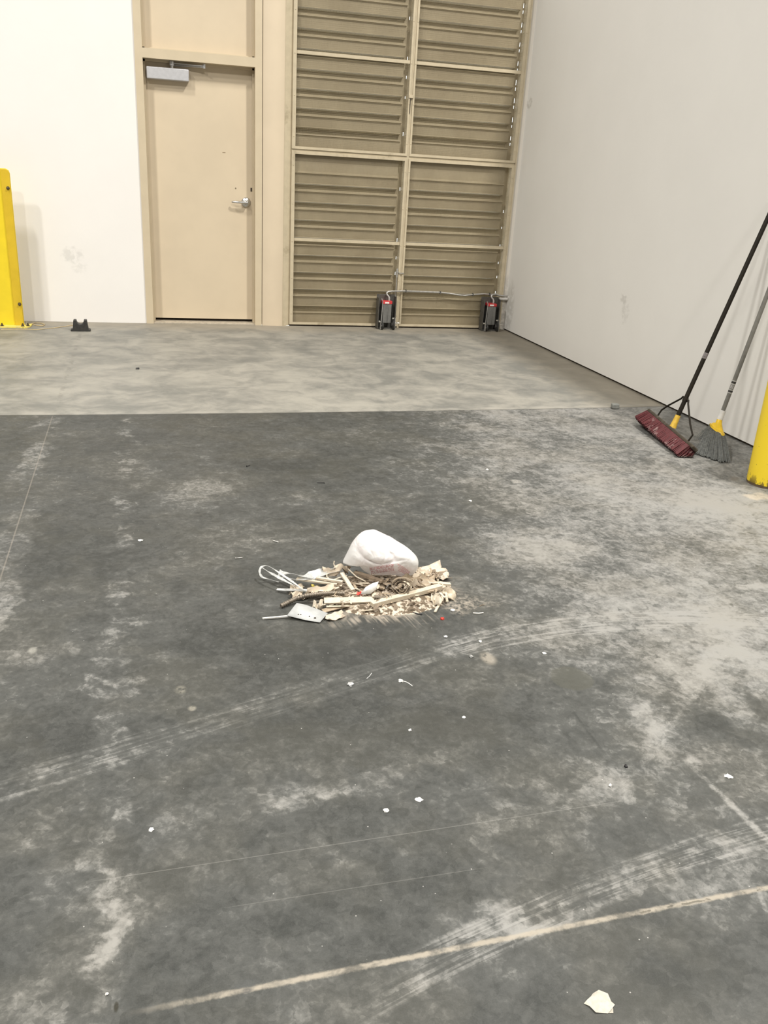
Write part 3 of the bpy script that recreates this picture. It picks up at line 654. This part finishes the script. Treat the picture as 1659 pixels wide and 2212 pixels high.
def stick(name, p, q, zp, zq, w, th, m, label, cat, group=None, roll=0, bend=0, taper=1.0):
    a_, b_ = G(*p, zp), G(*q, zq); d_ = (b_-a_); L = d_.length; d_.normalize()
    side = d_.cross(v3(0, 0, 1)).normalized(); side = Matrix.Rotation(R(roll), 3, d_) @ side
    rnd_ = random.Random(int(p[0]*7+q[1])); pts_ = []; ws = []
    for k in range(9):
        f_ = k/8; pts_.append(a_.lerp(b_, f_) + v3(0, 0, bend*4*f_*(1-f_)) + side*rnd_.uniform(-.0008, .0008)); ws.append(w*(1+(taper-1)*f_)*rnd_.uniform(.95, 1.04))
    o = MB().ribbon(pts_, side, ws, th).build(name, m, origin=a_)
    return tag(o, label, cat, group)
stick('wood_strip', (803, 1306), (952, 1267), .022, .034, .021, .014, M_wood, 'long pale square wood strip lying across the front right of the heap', 'wood strip')
stick('wood_strip', (700, 1298), (808, 1296), .020, .022, .022, .007, M_woodc, 'flat pale wood strip lying level across the heap front', 'wood strip', roll=25)
stick('wood_strip', (738, 1238), (762, 1275), .055, .030, .014, .006, M_woodc, 'short pale wood strip pointing at the viewer left of the white scrap', 'wood strip')
stick('wood_strip', (641, 1250), (728, 1262), .030, .034, .018, .005, M_woodc, 'broad cream wood sliver between the plastic strap and yellow scrap', 'wood strip', taper=.6)
stick('wood_strip', (683, 1248), (740, 1257), .042, .042, .011, .006, M_woodc, 'thin cream wood sliver behind the heap centre', 'wood strip')
stick('wood_strip', (598, 1273), (698, 1277), .010, .028, .011, .002, M_film, 'narrow cloudy plastic strip sticking out left above the steel cable', 'plastic strip', roll=10, taper=1.1)
stick('wood_strip', (748, 1259), (828, 1270), .028, .030, .016, .006, M_woodk, 'weathered brown wood strip in the middle of the heap', 'wood strip')
stick('wood_strip', (766, 1236), (826, 1256), .052, .048, .018, .008, M_woodk, 'dark brown wood batten under the front of the plastic bag', 'wood strip')
stick('wood_strip', (932, 1262), (912, 1236), .03, .03, .018, .006, M_wood, 'pale wood offcut at the right rear of the heap', 'wood strip')
stick('wood_strip', (925, 1258), (973, 1262), .036, .026, .016, .006, M_wood, 'pale wood offcut pointing right beside the long square strip', 'wood strip')
stick('wood_strip', (722, 1280), (752, 1288), .030, .024, .014, .005, M_woodk, 'brown wood chip in front of the short pale strip', 'wood strip')
stick('wood_strip', (958, 1290), (940, 1322), .012, .004, .008, .003, M_wood, 'thin pale wood splinter at the lower right corner of the heap', 'wood strip', roll=10)
stick('wood_strip', (963, 1280), (966, 1300), .02, .008, .008, .003, M_wood, 'short pale splinter at the right edge of the heap', 'wood strip')
stick('wood_strip', (697, 1320), (770, 1303), .006, .010, .020, .003, M_card, 'flat tan cardboard strip in front of the level wood strip', 'cardboard strip', roll=6, taper=.6)
stick('wood_strip', (705, 1310), (765, 1309), .012, .014, .014, .002, M_wood, 'thin peeled wood veneer strip at the heap front', 'wood strip', roll=-12, taper=.5)
for o in list(COL.objects):
    if o.name.startswith('wood_strip') and 'plastic' in o['label']: o.name = 'plastic_strip'
    elif o.name.startswith('wood_strip') and 'cardboard strip' in o['category']: o.name = 'cardboard_strip'

# chips: pale slivers scattered over the mound
def chip_mesh(seed):
    r_ = random.Random(seed); b = MB(); L = r_.uniform(.018, .048); w = r_.uniform(.004, .012); cv = r_.uniform(-.4, .9)
    pts_ = []
    for k in range(6):
        f_ = k/5-.5; pts_.append((L*f_, w*.3*math.sin(f_*5+seed), cv*L*(.25-f_*f_)))
    ws = [w*r_.uniform(.3, .6)] + [w*r_.uniform(.8, 1.1) for _ in range(4)] + [w*r_.uniform(.15, .6)]
    b.ribbon(pts_, (0, 1, 0), ws, .0014)
    return b.build('wood_shaving', [M_wood, M_woodk, M_card, M_woodc, M_woodk][seed % 5])
protos = [chip_mesh(i) for i in range(15)]
rnd = random.Random(21); k = 0; c = G(832, 1283)
for i in range(190):
    a_ = rnd.uniform(0, 2*math.pi); s_ = rnd.random()**.6
    x = c.x + math.cos(a_)*.23*s_; y = c.y + math.sin(a_)*.14*s_
    if i % 3 == 0: x = c.x + rnd.uniform(.06, .215); y = c.y + rnd.uniform(-.09, .10)
    z = .024*max(0, 1-s_*s_)
    o = protos[i] if i < 15 else protos[rnd.randrange(15)].copy()
    if i >= 15: COL.objects.link(o)
    o.location = (x, y, z + .004 + rnd.random()*.012)
    o.rotation_euler = (rnd.uniform(-.5, .5), rnd.uniform(-.35, .35), rnd.uniform(0, 6.28))
    sc_ = rnd.uniform(.7, 1.25); o.scale = (sc_, sc_, sc_)
    tag(o, 'small curled wood shaving or splinter lying in the sawdust heap', 'wood shaving', 'wood shavings and splinters in the heap')
# broad crumpled flakes at the rear right of the heap
def flake(px, py, z, sx, sy, rot, seed, m, name, label, cat, h=.012):
    p_ = G(px, py, z); b = MB(); N_ = 7; g_ = []
    r_ = random.Random(seed)
    for i in range(N_):
        for j in range(N_):
            u, v = i/(N_-1)-.5, j/(N_-1)-.5
            e_ = 1 - .35*abs(mnoise.noise(v3(u*3+seed, v*3, 3)))*2
            g_.append(b.b.verts.new((u*sx*e_, v*sy*(1-.5*abs(u))*e_, h*mnoise.noise(v3(u*3.2+seed*3, v*3.2, 1))*2)))
    for i in range(N_-1):
        for j in range(N_-1): b.b.faces.new([g_[i*N_+j], g_[(i+1)*N_+j], g_[(i+1)*N_+j+1], g_[i*N_+j+1]])
    o = b.build(name, m); sd = o.modifiers.new('thickness', 'SOLIDIFY'); sd.thickness = .0016
    o.location = p_; o.rotation_euler.z = R(rot)
    return tag(o, label, cat)
M_tanp = mat('tan_paper', (.52, .44, .34), .85, 0, .12, 30)
flake(925, 1232, .014, .16, .09, 20, 4, M_sand, 'cardboard_flake', 'broad pale torn flake at the rear right of the heap', 'flake')
flake(885, 1245, .03, .10, .07, -15, 5, M_tanp, 'cardboard_flake', 'torn tan paper flake right below the plastic bag', 'flake')
flake(960, 1278, .016, .09, .06, -40, 6, M_wood, 'cardboard_flake', 'pale torn flake at the far right edge of the heap', 'flake')
flake(650, 1283, .014, .08, .05, 10, 7, M_tanp, 'cardboard_flake', 'tan paper flake under the steel cable at left', 'flake')
flake(693, 1275, .026, .10, .045, 12, 8, M_tanp, 'cardboard_flake', 'dusty tan flake behind the steel cable', 'flake')
flake(724, 1331, .004, .08, .05, 25, 9, M_sand, 'cardboard_flake', 'tan flake lying right of the metal plate', 'flake', .008)
flake(945, 1293, .018, .06, .05, 60, 10, M_woodc, 'cardboard_flake', 'cream curled flake under the end of the long strip', 'flake')
flake(728, 1232, .045, .11, .035, 12, 11, M_tanp, 'cardboard_flake', 'dusty tan roll of film left of the plastic bag', 'flake', .02)
flake(688, 1308, .016, .05, .035, 40, 12, M_woodc, 'cardboard_flake', 'cream crumpled flake behind the metal plate', 'flake', .016)
flake(900, 1252, .034, .13, .04, 8, 13, M_card, 'cardboard_flake', 'brown crumpled cardboard strip right of the coiled tape', 'flake', .02)
flake(915, 1262, .030, .11, .03, -5, 14, M_tanp, 'cardboard_flake', 'tan splintered strip behind the long square strip', 'flake', .02)
flake(640, 1272, .010, .05, .06, 70, 15, M_tanp, 'cardboard_flake', 'ragged tan fibre tuft at the left end of the heap', 'flake', .014)
flake(940, 1243, .012, .12, .07, 0, 31, M_sand, 'cardboard_flake', 'pale flat flake behind the right rear torn flake', 'flake', .010)
flake(905, 1238, .020, .10, .06, 30, 32, M_tanp, 'cardboard_flake', 'tan torn flake touching the right side of the plastic bag', 'flake', .014)
# white torn scrap
b = MB(); q = [G(778, 1284, .036), G(790, 1268, .052), G(806, 1259, .058), G(818, 1256, .066), G(813, 1272, .046), G(800, 1283, .034)]
vs = [b.b.verts.new(v) for v in q]; cv = b.b.verts.new(sum(q, Vector())/6 + v3(0, -.006, .006))
for i in range(6): b.b.faces.new((vs[i], vs[(i+1) % 6], cv))
o = b.build('foam_scrap', mat('white_foam', (.88, .88, .86), .6), origin=q[0]); o.modifiers.new('thickness', 'SOLIDIFY').thickness = .002
tag(o, 'white pointed scrap standing in the middle of the heap', 'scrap')
flake(776, 1282, .036, .022, .014, 20, 21, mat('red_scrap', (.70, .08, .06), .5), 'red_tape_scrap', 'small red scrap at the tip of the white scrap', 'scrap', .006)
o = flake(681, 1269, .024, .026, .018, 10, 22, mat('yellow_green_scrap', (.38, .30, .02), .5), 'yellow_scrap', 'small yellow scrap between the strap and the cable', 'scrap', .01)
# coil of brown tape
cc_ = G(868, 1268, .048); e1 = Vector((rgt.x, rgt.y, 0)).normalized(); e2 = (v3(0, 0, 1)*.92 + Vector((fwd.x, fwd.y, 0))*.35).normalized(); e3 = e1.cross(e2)
t = empty('tape_coil', G(868, 1282), 'coiled brown peeled strip standing on edge right of centre', 'coil')
pts_ = []
for k in range(64):
    a_ = k/63*2*math.pi*2.7+.6; r_ = .038 - .0098*a_/(2*math.pi) + .0016*math.sin(a_*3)
    pts_.append(cc_ + e1*math.cos(a_)*r_ + e2*math.sin(a_)*r_*.92 + e3*(.004*math.sin(a_*1.3)))
MB().ribbon(pts_, [e3]*len(pts_), .034, .0018).build('strip', mat('brown_kraft_tape', (.27, .215, .15), .7, 0, .2, 40), t)
pts_ = [cc_ + e1*(.036-.012*k) + e2*(-.010-.004*k) + e3*(.012+.001*k) for k in range(5)]
MB().ribbon([cc_+e1*-.030+e2*.006+e3*-.02, cc_+e1*-.044+e2*.004+e3*-.018, cc_+e1*-.052+e2*-.008+e3*-.016], [e3]*3, .026, .002).build('metal_tab', M_steel, t)
# armoured cable
pth = [G(607, 1309, .009), G(625, 1300, .012), G(640, 1293, .018), G(660, 1287, .026), G(690, 1283, .032), G(720, 1281, .034), G(745, 1282, .032)]
def ribbed(pts_, name, label):
    P_ = []; 
    for a_, b_ in zip(pts_, pts_[1:]):
        m_ = max(2, int((b_-a_).length/.0019))
        P_ += [a_.lerp(b_, k/m_) for k in range(m_)]
    rr = [.0080 if (k//2) % 2 else .0060 for k in range(len(P_))]
    return tag(MB().tube(P_, rr, 12).build(name, mat('armoured_cable_steel', (.20, .17, .135), .45, .5, .2, 60), smooth=False, origin=pts_[0]), label, 'cable')
ribbed(pth, 'armored_cable', 'ribbed grey steel cable curving out of the left of the heap')
ribbed([G(806, 1290, .028), G(830, 1292, .028), G(850, 1294, .024)], 'armored_cable', 'short ribbed steel cable end behind the long square strip')
# galvanised plate with holes
z_ = .010
cr = [G(641, 1303, .020), G(663, 1308, .018), G(708, 1325, .014), G(691, 1345, .004), G(660, 1340, .006), G(620, 1330, .012)]
b = MB(); top = [b.b.verts.new(v) for v in cr]; b.b.faces.new(top)
o = b.build('metal_plate', mat('galvanised_plate', (.47, .48, .475), .55, .1, .14, 22, .05), origin=cr[0]); o.modifiers.new('thickness', 'SOLIDIFY').thickness = .0015
tag(o, 'bent galvanised metal plate with small punched holes at the front left', 'plate')
for px, py, r_ in ((644.5, 1328, .0028), (649.5, 1328.5, .0024), (668.5, 1332, .0022), (680.5, 1335.5, .0034)):
    def zpl(px, py):
        a_, b_, d_ = cr[0], cr[3], cr[5]; nn = (cr[2]-cr[5]).cross(cr[3]-cr[0]).normalized(); ray = fwd + (px-829.5)/F_PX*rgt - (py-1106)/F_PX*up
        cen = (cr[0]+cr[2]+cr[3]+cr[5])/4; tt = nn.dot(cen-CAM)/nn.dot(ray); return CAM+ray*tt, nn
    c_, nn = zpl(px, py)
    if nn.z < 0: nn = -nn
    hh = MB().lathe([(r_, .0), (r_, .0016)], c_+nn*.0002, nn, 12).build('punched_hole', M_dark); hh.parent = o; hh.matrix_parent_inverse = Matrix.Translation(-cr[0])
stick('wood_strip', (567, 1336), (633, 1330), .004, .008, .006, .004, mat('white_painted_stick', (.6, .59, .56), .6), 'thin white stick poking left from under the metal plate', 'stick').name = 'paint_stick'
# cloudy plastic strap with a loop at the left end
t = empty('plastic_strap', G(640, 1250), 'cloudy plastic strap twisted into a loop at the left of the heap', 'strap')
def band(name, pp, w, roll=None):
    P_ = [G(*a_) for a_ in pp]
    Q_ = []
    for i in range(len(P_)-1):
        p0, p1, p2, p3 = P_[max(i-1, 0)], P_[i], P_[i+1], P_[min(i+2, len(P_)-1)]
        for k in range(6):
            f_ = k/6; Q_.append(.5*((2*p1)+(p2-p0)*f_+(2*p0-5*p1+4*p2-p3)*f_*f_+(3*p1-p0-3*p2+p3)*f_**3))
    Q_.append(P_[-1]); n_ = len(Q_)
    nr = []
    for k in range(n_):
        tt = (Q_[min(k+1, n_-1)]-Q_[max(k-1, 0)]).normalized(); sd = tt.cross(v3(0, 0, 1)).normalized()
        nr.append(Matrix.Rotation(R(35*math.sin(k*.35+(roll or 0))), 3, tt) @ sd)
    return MB().ribbon(Q_, nr, [w*(1+.15*math.sin(k*1.3)) for k in range(n_)], .0012).build(name, M_film, t, smooth=False)
band('band', [(742, 1226, .05), (715, 1229, .05), (690, 1236, .048), (660, 1244, .045), (630, 1240, .040), (602, 1238, .034)], .027)
band('band', [(735, 1234, .045), (700, 1240, .044), (668, 1248, .040), (640, 1252, .036), (610, 1246, .034)], .016, 1)
band('loop_end', [(655, 1274, .026), (628, 1254, .036), (600, 1235, .046), (580, 1223, .050), (566, 1224, .045), (561, 1233, .034), (566, 1246, .020), (585, 1252, .012), (602, 1257, .010)], .007, 2)
band('loop_end', [(660, 1276, .024), (630, 1262, .036), (600, 1246, .044), (582, 1236, .048), (566, 1226, .048)], .009, .5)
# thin wires and fibres standing out of the heap
for i, (pp, lab, m_) in enumerate([
        ([(752, 1229, .06), (770, 1246, .062), (790, 1256, .05)], 'thin white fibre curving over the dark batten', M_woodc),
        ([(722, 1212, .07), (721, 1218, .06), (724, 1226, .05)], 'small upright splinter left of the plastic bag', M_woodc),
        ([(706, 1238, .05), (706, 1246, .045), (716, 1254, .04), (733, 1248, .045), (750, 1243, .05)], 'thin curling splinter behind the short pale strip', M_woodc),
        ([(885, 1266, .05), (880, 1283, .03), (872, 1290, .02)], 'thin tan splinter crossing the long square strip', M_wood),
        ([(957, 1262, .04), (950, 1270, .034), (930, 1278, .03)], 'bent pale splinter over the end of the long square strip', M_wood),
        ([(727, 1278, .04), (722, 1286, .03), (730, 1292, .022)], 'curled splinter end above the level wood strip', M_card)]):
    P_ = [G(*a_) for a_ in pp]
    tag(MB().tube(P_, .0022, 6).build('splinter', m_, origin=P_[0]), lab, 'splinter')

# ------------------------------------------------------------------ plastic shopping bag on top of the heap
M_bag = None
n = NT('thin_white_plastic'); nt = n.t
pz = n.sep(n.obj)
fold = n.noise(n.vec('MULTIPLY', n.obj, (1, 1, 1)), 26, 3, .55, 1.2)
n.bump(n.add(fold, n.mul(n.noise(n.obj, 90, 3, .6, .8), .25)), .5, .006)
ctr = G(838, 1227, .06)
n.set(color=n.mix(n.ss(n.noise(n.obj, 9, 3, .6), .40, .68), (.86, .865, .85), (.85, .80, .80)), rough=.42, spec=.4)
pk = G(845, 1232, .05); dpk = n.vec('LENGTH', n.vec('MULTIPLY', n.vec('SUBTRACT', n.pos, (pk.x, pk.y-.02, pk.z+.01)), (1, .6, 1.6)))
n.set(color=n.mix(n.mul(n.ss(dpk, .085, .03), n.ss(n.noise(n.pos, 40, 3, .6), .3, .7, .3, .9)), n.mix(n.ss(n.noise(n.obj, 9, 3, .6), .40, .68), (.86, .865, .85), (.85, .80, .80)), (.86, .62, .62)))
tr = nt.nodes.new('ShaderNodeBsdfTranslucent'); tr.inputs[0].default_value = (.86, .84, .83, 1)
ms = nt.nodes.new('ShaderNodeMixShader'); ms.inputs[0].default_value = .35
nt.links.new(n.b.outputs[0], ms.inputs[1]); nt.links.new(tr.outputs[0], ms.inputs[2])
nt.links.new(ms.outputs[0], nt.nodes['Material Output'].inputs[0]); M_bag = n.m
sil = [(741, 1214), (745, 1204), (752, 1190), (759, 1176), (767, 1165), (775, 1157), (784, 1151.5), (795, 1149), (808, 1148.5), (820, 1154), (832, 1160), (845, 1166), (858, 1174), (870, 1181), (882, 1189), (893, 1198), (901, 1207), (904, 1215), (902, 1226), (897, 1236), (888, 1243), (876, 1246), (860, 1243), (845, 1241), (826, 1242), (808, 1240), (795, 1237), (784, 1230), (775, 1219), (764, 1214.5), (752, 1214)]
base = G(828, 1240, .040); vd = Vector((fwd.x, fwd.y, 0)).normalized(); pn = (vd*.92 + v3(0, 0, 0)).normalized()
def onp(px, py):
    d_ = fwd + (px-829.5)/F_PX*rgt - (py-1106)/F_PX*up; return CAM + d_*((base-CAM).dot(pn)/d_.dot(pn))
def smooth_closed(P_, m_):
    out = []
    N_ = len(P_)
    for i in range(N_):
        p0, p1, p2, p3 = P_[i-1], P_[i], P_[(i+1) % N_], P_[(i+2) % N_]
        for k in range(m_):
            f_ = k/m_; out.append(.5*((2*p1)+(p2-p0)*f_+(2*p0-5*p1+4*p2-p3)*f_*f_+(3*p1-p0-3*p2+p3)*f_**3))
    return out
S3 = smooth_closed([onp(*q_) for q_ in sil], 4); NS = len(S3); cen = onp(826, 1205)
b = MB(); NRG = 22
def crumple(p_):
    q_ = p_*1.0; r1 = abs(mnoise.noise(q_*16+v3(3, 1, 7))); r2 = abs(mnoise.noise(q_*34+v3(9, 2, 4)))
    return (-.012*(1-r1*2.2)**2 if r1 < .45 else 0) - (.0045*(1-r2*2.2)**2 if r2 < .45 else 0) + .007*mnoise.noise(q_*11)
grid = {}
for side in (-1, 1):
    for j in range(NRG+1):
        s_ = math.sin(j/NRG*math.pi/2)
        for k in range(NS):
            if j == NRG: key = (0, j, k)
            elif j == 0: key = (side, 0, 0)
            else: key = (side, j, k)
            if key in grid: continue
            p_ = cen.lerp(S3[k], s_); dep = (.085 if side < 0 else .085)*math.sqrt(max(0, 1-s_*s_))**.85*(1 if side > 0 else min(1, .30+max(0, p_.z-.045)*9))
            q_ = p_ + vd*side*dep; q_ = q_ + vd*side*crumple(q_)*(1-s_**4)
            if side < 0: q_ = q_ - v3(0, 0, .03)*(1-s_*s_)*0
            grid[key] = b.b.verts.new(q_)
def gv(side, j, k):
    k %= NS
    return grid[(0, j, k)] if j == NRG else (grid[(side, 0, 0)] if j == 0 else grid[(side, j, k)])
for side in (-1, 1):
    for j in range(NRG):
        for k in range(NS):
            vs = [gv(side, j, k), gv(side, j+1, k), gv(side, j+1, k+1), gv(side, j, k+1)]
            vs = [v for i_, v in enumerate(vs) if v not in vs[:i_]]
            b.b.faces.new(vs)
bmesh.ops.recalc_face_normals(b.b, faces=b.b.faces)
bvh = BVHTree.FromBMesh(b.b)
t = empty('plastic_bag', G(828, 1236, .03), 'crumpled white plastic shopping bag with upside down red print on the heap', 'bag')
b.build('bag_film', M_bag, t, smooth=True, sharp=False)
M_ink = mat('red_ink', (.58, .07, .09), .6); M_inkp = mat('pink_ink_wash', (.80, .45, .46), .6)
def onbag(px, py, off):
    d_ = (fwd + (px-829.5)/F_PX*rgt - (py-1106)/F_PX*up).normalized(); h_ = bvh.ray_cast(CAM, d_)
    if h_[0] is None: return None
    nn = h_[1] if h_[1].dot(d_) < 0 else -h_[1]
    return h_[0] + nn*off
def print_text(txt, c, h, wid, ang, name='printed_text', off=.0012):
    cu = bpy.data.curves.new('txt', 'FONT'); cu.body = txt; cu.size = 1; cu.align_x = 'CENTER'; cu.align_y = 'CENTER'; cu.resolution_u = 2
    to = bpy.data.objects.new('txt', cu); COL.objects.link(to); bpy.context.view_layer.update()
    me = bpy.data.meshes.new_from_object(to); bpy.data.objects.remove(to)
    xs = [v.co.x for v in me.vertices]; sx = wid/(max(xs)-min(xs)); sy = h
    bm_ = bmesh.new(); bm_.from_mesh(me); bmesh.ops.subdivide_edges(bm_, edges=[e for e in bm_.edges if e.calc_length() > .25], cuts=1)
    ca, sa = math.cos(R(ang)), math.sin(R(ang)); dead = []
    for v in bm_.verts:
        x, y = v.co.x*sx, v.co.y*sy*1.4
        q_ = onbag(c[0] + x*ca + y*sa, c[1] + x*sa - y*ca, off)
        if q_ is None: dead.append(v)
        else: v.co = q_
    bmesh.ops.delete(bm_, geom=dead, context='VERTS')
    me2 = bpy.data.meshes.new(name); bm_.to_mesh(me2); bm_.free(); me2.materials.append(M_ink)
    o = bpy.data.objects.new(name, me2); COL.objects.link(o); o.parent = t; o.matrix_parent_inverse = t.matrix_world.inverted()
# print runs upside down, climbing slightly to the right
print_text('PLEASE REUSE OR RECYCLE', (826, 1232), 7.0, 50, 171)
print_text('AT A PARTICIPATING STORE', (824, 1224.5), 6.2, 52, 171)
def stroke(p, q, w, off=.0011):
    b_ = MB(); n_ = 8; L_ = []; 
    dx, dy = q[0]-p[0], q[1]-p[1]; l_ = math.hypot(dx, dy); nx, ny = -dy/l_*w, dx/l_*w
    rows = []
    for k in range(n_+1):
        f_ = k/n_; bow = 1.5*math.sin(math.pi*f_); x, y = p[0]+dx*f_, p[1]+dy*f_-bow
        a_, c_ = onbag(x-nx, y-ny, off), onbag(x+nx, y+ny, off)
        if a_ is None or c_ is None: continue
        rows.append((b_.b.verts.new(a_), b_.b.verts.new(c_)))
    for r0_, r1_ in zip(rows, rows[1:]): b_.b.faces.new((r0_[0], r0_[1], r1_[1], r1_[0]))
    return b_
for i in range(5):
    b_ = stroke((858+i*.5, 1218+i*3.4), (886-i*1.8, 1236+i*1.6), .3); b_.build('printed_line', M_ink, t)

# ------------------------------------------------------------------ small litter scattered over the floor
M_scr = mat('dark_screw', (.03, .03, .032), .4, .5); M_wht = mat('white_paint_chip', (.62, .61, .58), .6)
def lump(px, py, r_, m, name, label, cat, flat=.4, seed=1, group=None):
    p_ = G(px, py, r_*flat*.6); b_ = MB(); bmesh.ops.create_icosphere(b_.b, subdivisions=2, radius=r_)
    for v in b_.b.verts: v.co *= 1+.75*mnoise.noise(v.co*(1.5/r_)+v3(seed, seed*2, 0)); v.co.z = v.co.z*flat; v.co.z = max(v.co.z, -r_*flat*.6)
    o = b_.build(name, m); o.location = p_; o.rotation_euler.z = seed
    return tag(o, label, cat, group)
def screw(px, py, L, ang, m, label):
    p_ = G(px, py, .003); d_ = v3(math.cos(R(ang)), math.sin(R(ang)), 0)
    t_ = empty('screw', p_, label, 'screw')
    MB().tube([p_-d_*L/2, p_+d_*L*.35, p_+d_*L/2], [.0017, .0017, .0004], 8).build('shank', m, t_)
    MB().tube([p_-d_*L*.56, p_-d_*L/2, p_-d_*L*.47], [.0035, .0033, .0017], 10).build('head', m, t_)
screw(692, 1042.5, .034, 168, M_scr, 'black screw on the floor behind the heap')
screw(517, 1205, .026, 8, M_gal, 'pale screw on the floor upper left of the heap')
screw(595, 1169, .022, 140, M_wht, 'small white nail on the floor upper left of the bag')
screw(537, 1006, .022, 35, M_scr, 'dark nail on the grey slab near the left centre')
lump(955, 1336, .0065, mat('red_button', (.55, .035, .02), .5), 'plastic_piece', 'tiny red piece on the floor in front of the heap', 'plastic piece', .6, 3)
lump(978, 1318, .0075, M_wht, 'paint_chip', 'white oval chip at the front right of the heap', 'chip', .3, 4)
lump(303, 1167, .009, M_wht, 'paint_chip', 'white chip alone on the dark floor left of the heap', 'chip', .3, 5)
lump(866, 1470.5, .0068, M_wht, 'paint_chip', 'white round chip at the end of the curled thread', 'chip', .35, 6)
lump(834, 1750, .0062, M_wht, 'paint_chip', 'bright white chip on the floor below the tyre marks', 'chip', .4, 7)
lump(1018, 1418, .006, mat('grey_stone', (.35, .35, .34), .6), 'pebble', 'tiny grey pebble right below the heap', 'pebble', .7, 8)
lump(1352, 1655, .0045, M_scr, 'pebble', 'tiny dark pebble in the right foreground', 'pebble', .8, 9)
lump(1318, 1697, .004, M_wht, 'paint_chip', 'tiny white bead in the right foreground', 'chip', .8, 10)
lump(1203, 972, .008, M_scr, 'pebble', 'small dark crumb on the floor left of the red broom', 'pebble', .5, 11) if False else None
lump(297, 796, .012, M_scr, 'pebble', 'tiny black crumb on the back slab in front of the door', 'pebble', .5, 12)
lump(1016, 1082, .008, M_wht, 'paint_chip', 'small white chip right behind the heap', 'chip', .4, 13)
lump(1053, 1014, .007, M_wht, 'paint_chip', 'small white chip far behind the heap towards the side wall', 'chip', .4, 14)
lump(1573, 1677, .008, M_wht, 'paint_chip', 'white chip at the right edge of the foreground', 'chip', .25, 15)
lump(327, 1792, .0055, M_wht, 'paint_chip', 'small white chip in the left foreground', 'chip', .3, 16)
lump(905, 1727, .0075, M_wht, 'paint_chip', 'thin white flake right of the bright white chip', 'chip', .2, 17)
lump(963, 1375, .0055, M_wht, 'paint_chip', 'small white chip just below the heap', 'chip', .4, 18)
lump(1037, 1385, .0055, M_wht, 'paint_chip', 'small white chip lower right of the heap', 'chip', .4, 19)
lump(1176, 1411, .006, M_wht, 'paint_chip', 'thin white chip on the pale tyre marks at right', 'chip', .25, 20)
lump(757, 1478, .008, mat('grey_paper', (.45, .45, .45), .7), 'paper_bit', 'pale crumpled paper bit on the tyre marks', 'paper', .5, 21)
lump(886, 1577, .004, M_wht, 'paint_chip', 'tiny white speck below the tyre marks', 'chip', .6, 22)
lump(1002, 1549, .0045, M_wht, 'paint_chip', 'tiny white sliver right below the tyre marks', 'chip', .3, 23)
lump(231, 2147, .003, M_wht, 'paint_chip', 'tiny white bead beside the dark stain at bottom left', 'chip', .8, 24)
lump(1295, 2165, .020, mat('cream_plaster', (.46, .43, .37), .9, 0, .1, 120, .6), 'plaster_blob', 'cream splat of dried plaster in the bottom right foreground', 'plaster', .12, 31)
lump(1310, 2172, .013, mat('cream_plaster_pale', (.42, .39, .33), .9, 0, .1, 120, .6), 'plaster_crumb', 'smaller cream plaster splat touching the right of the large one', 'plaster', .12, 33)
def thread(pp, r_, m, name, label, cat):
    P_ = [G(x, y, r_) for x, y in pp]; tag(MB().tube(P_, r_, 6).build(name, m, origin=P_[0]), label, cat)
thread([(869, 1471), (876, 1472.5), (883, 1476), (891, 1482)], .0012, M_wht, 'thread', 'thin white curved thread on the floor below the heap', 'thread')
thread([(792, 1466), (798, 1461), (803, 1454)], .001, mat('grey_thread', (.5, .5, .5), .7), 'thread', 'short grey thread on the tyre marks', 'thread')
thread([(1022, 1324), (1034, 1325), (1044, 1323.5)], .0022, mat('pale_splinter', (.70, .68, .62), .7), 'splinter', 'pale splinter on the floor right of the heap', 'splinter')
thread([(1036, 1309), (1041, 1307), (1046, 1306.5)], .0015, M_woodk, 'splinter', 'small brown splinter right of the heap behind the pale one', 'splinter')
thread([(892, 1323), (903, 1326), (912, 1327)], .0022, M_scr, 'splinter', 'dark splinter in the sawdust in front of the long strip', 'splinter')
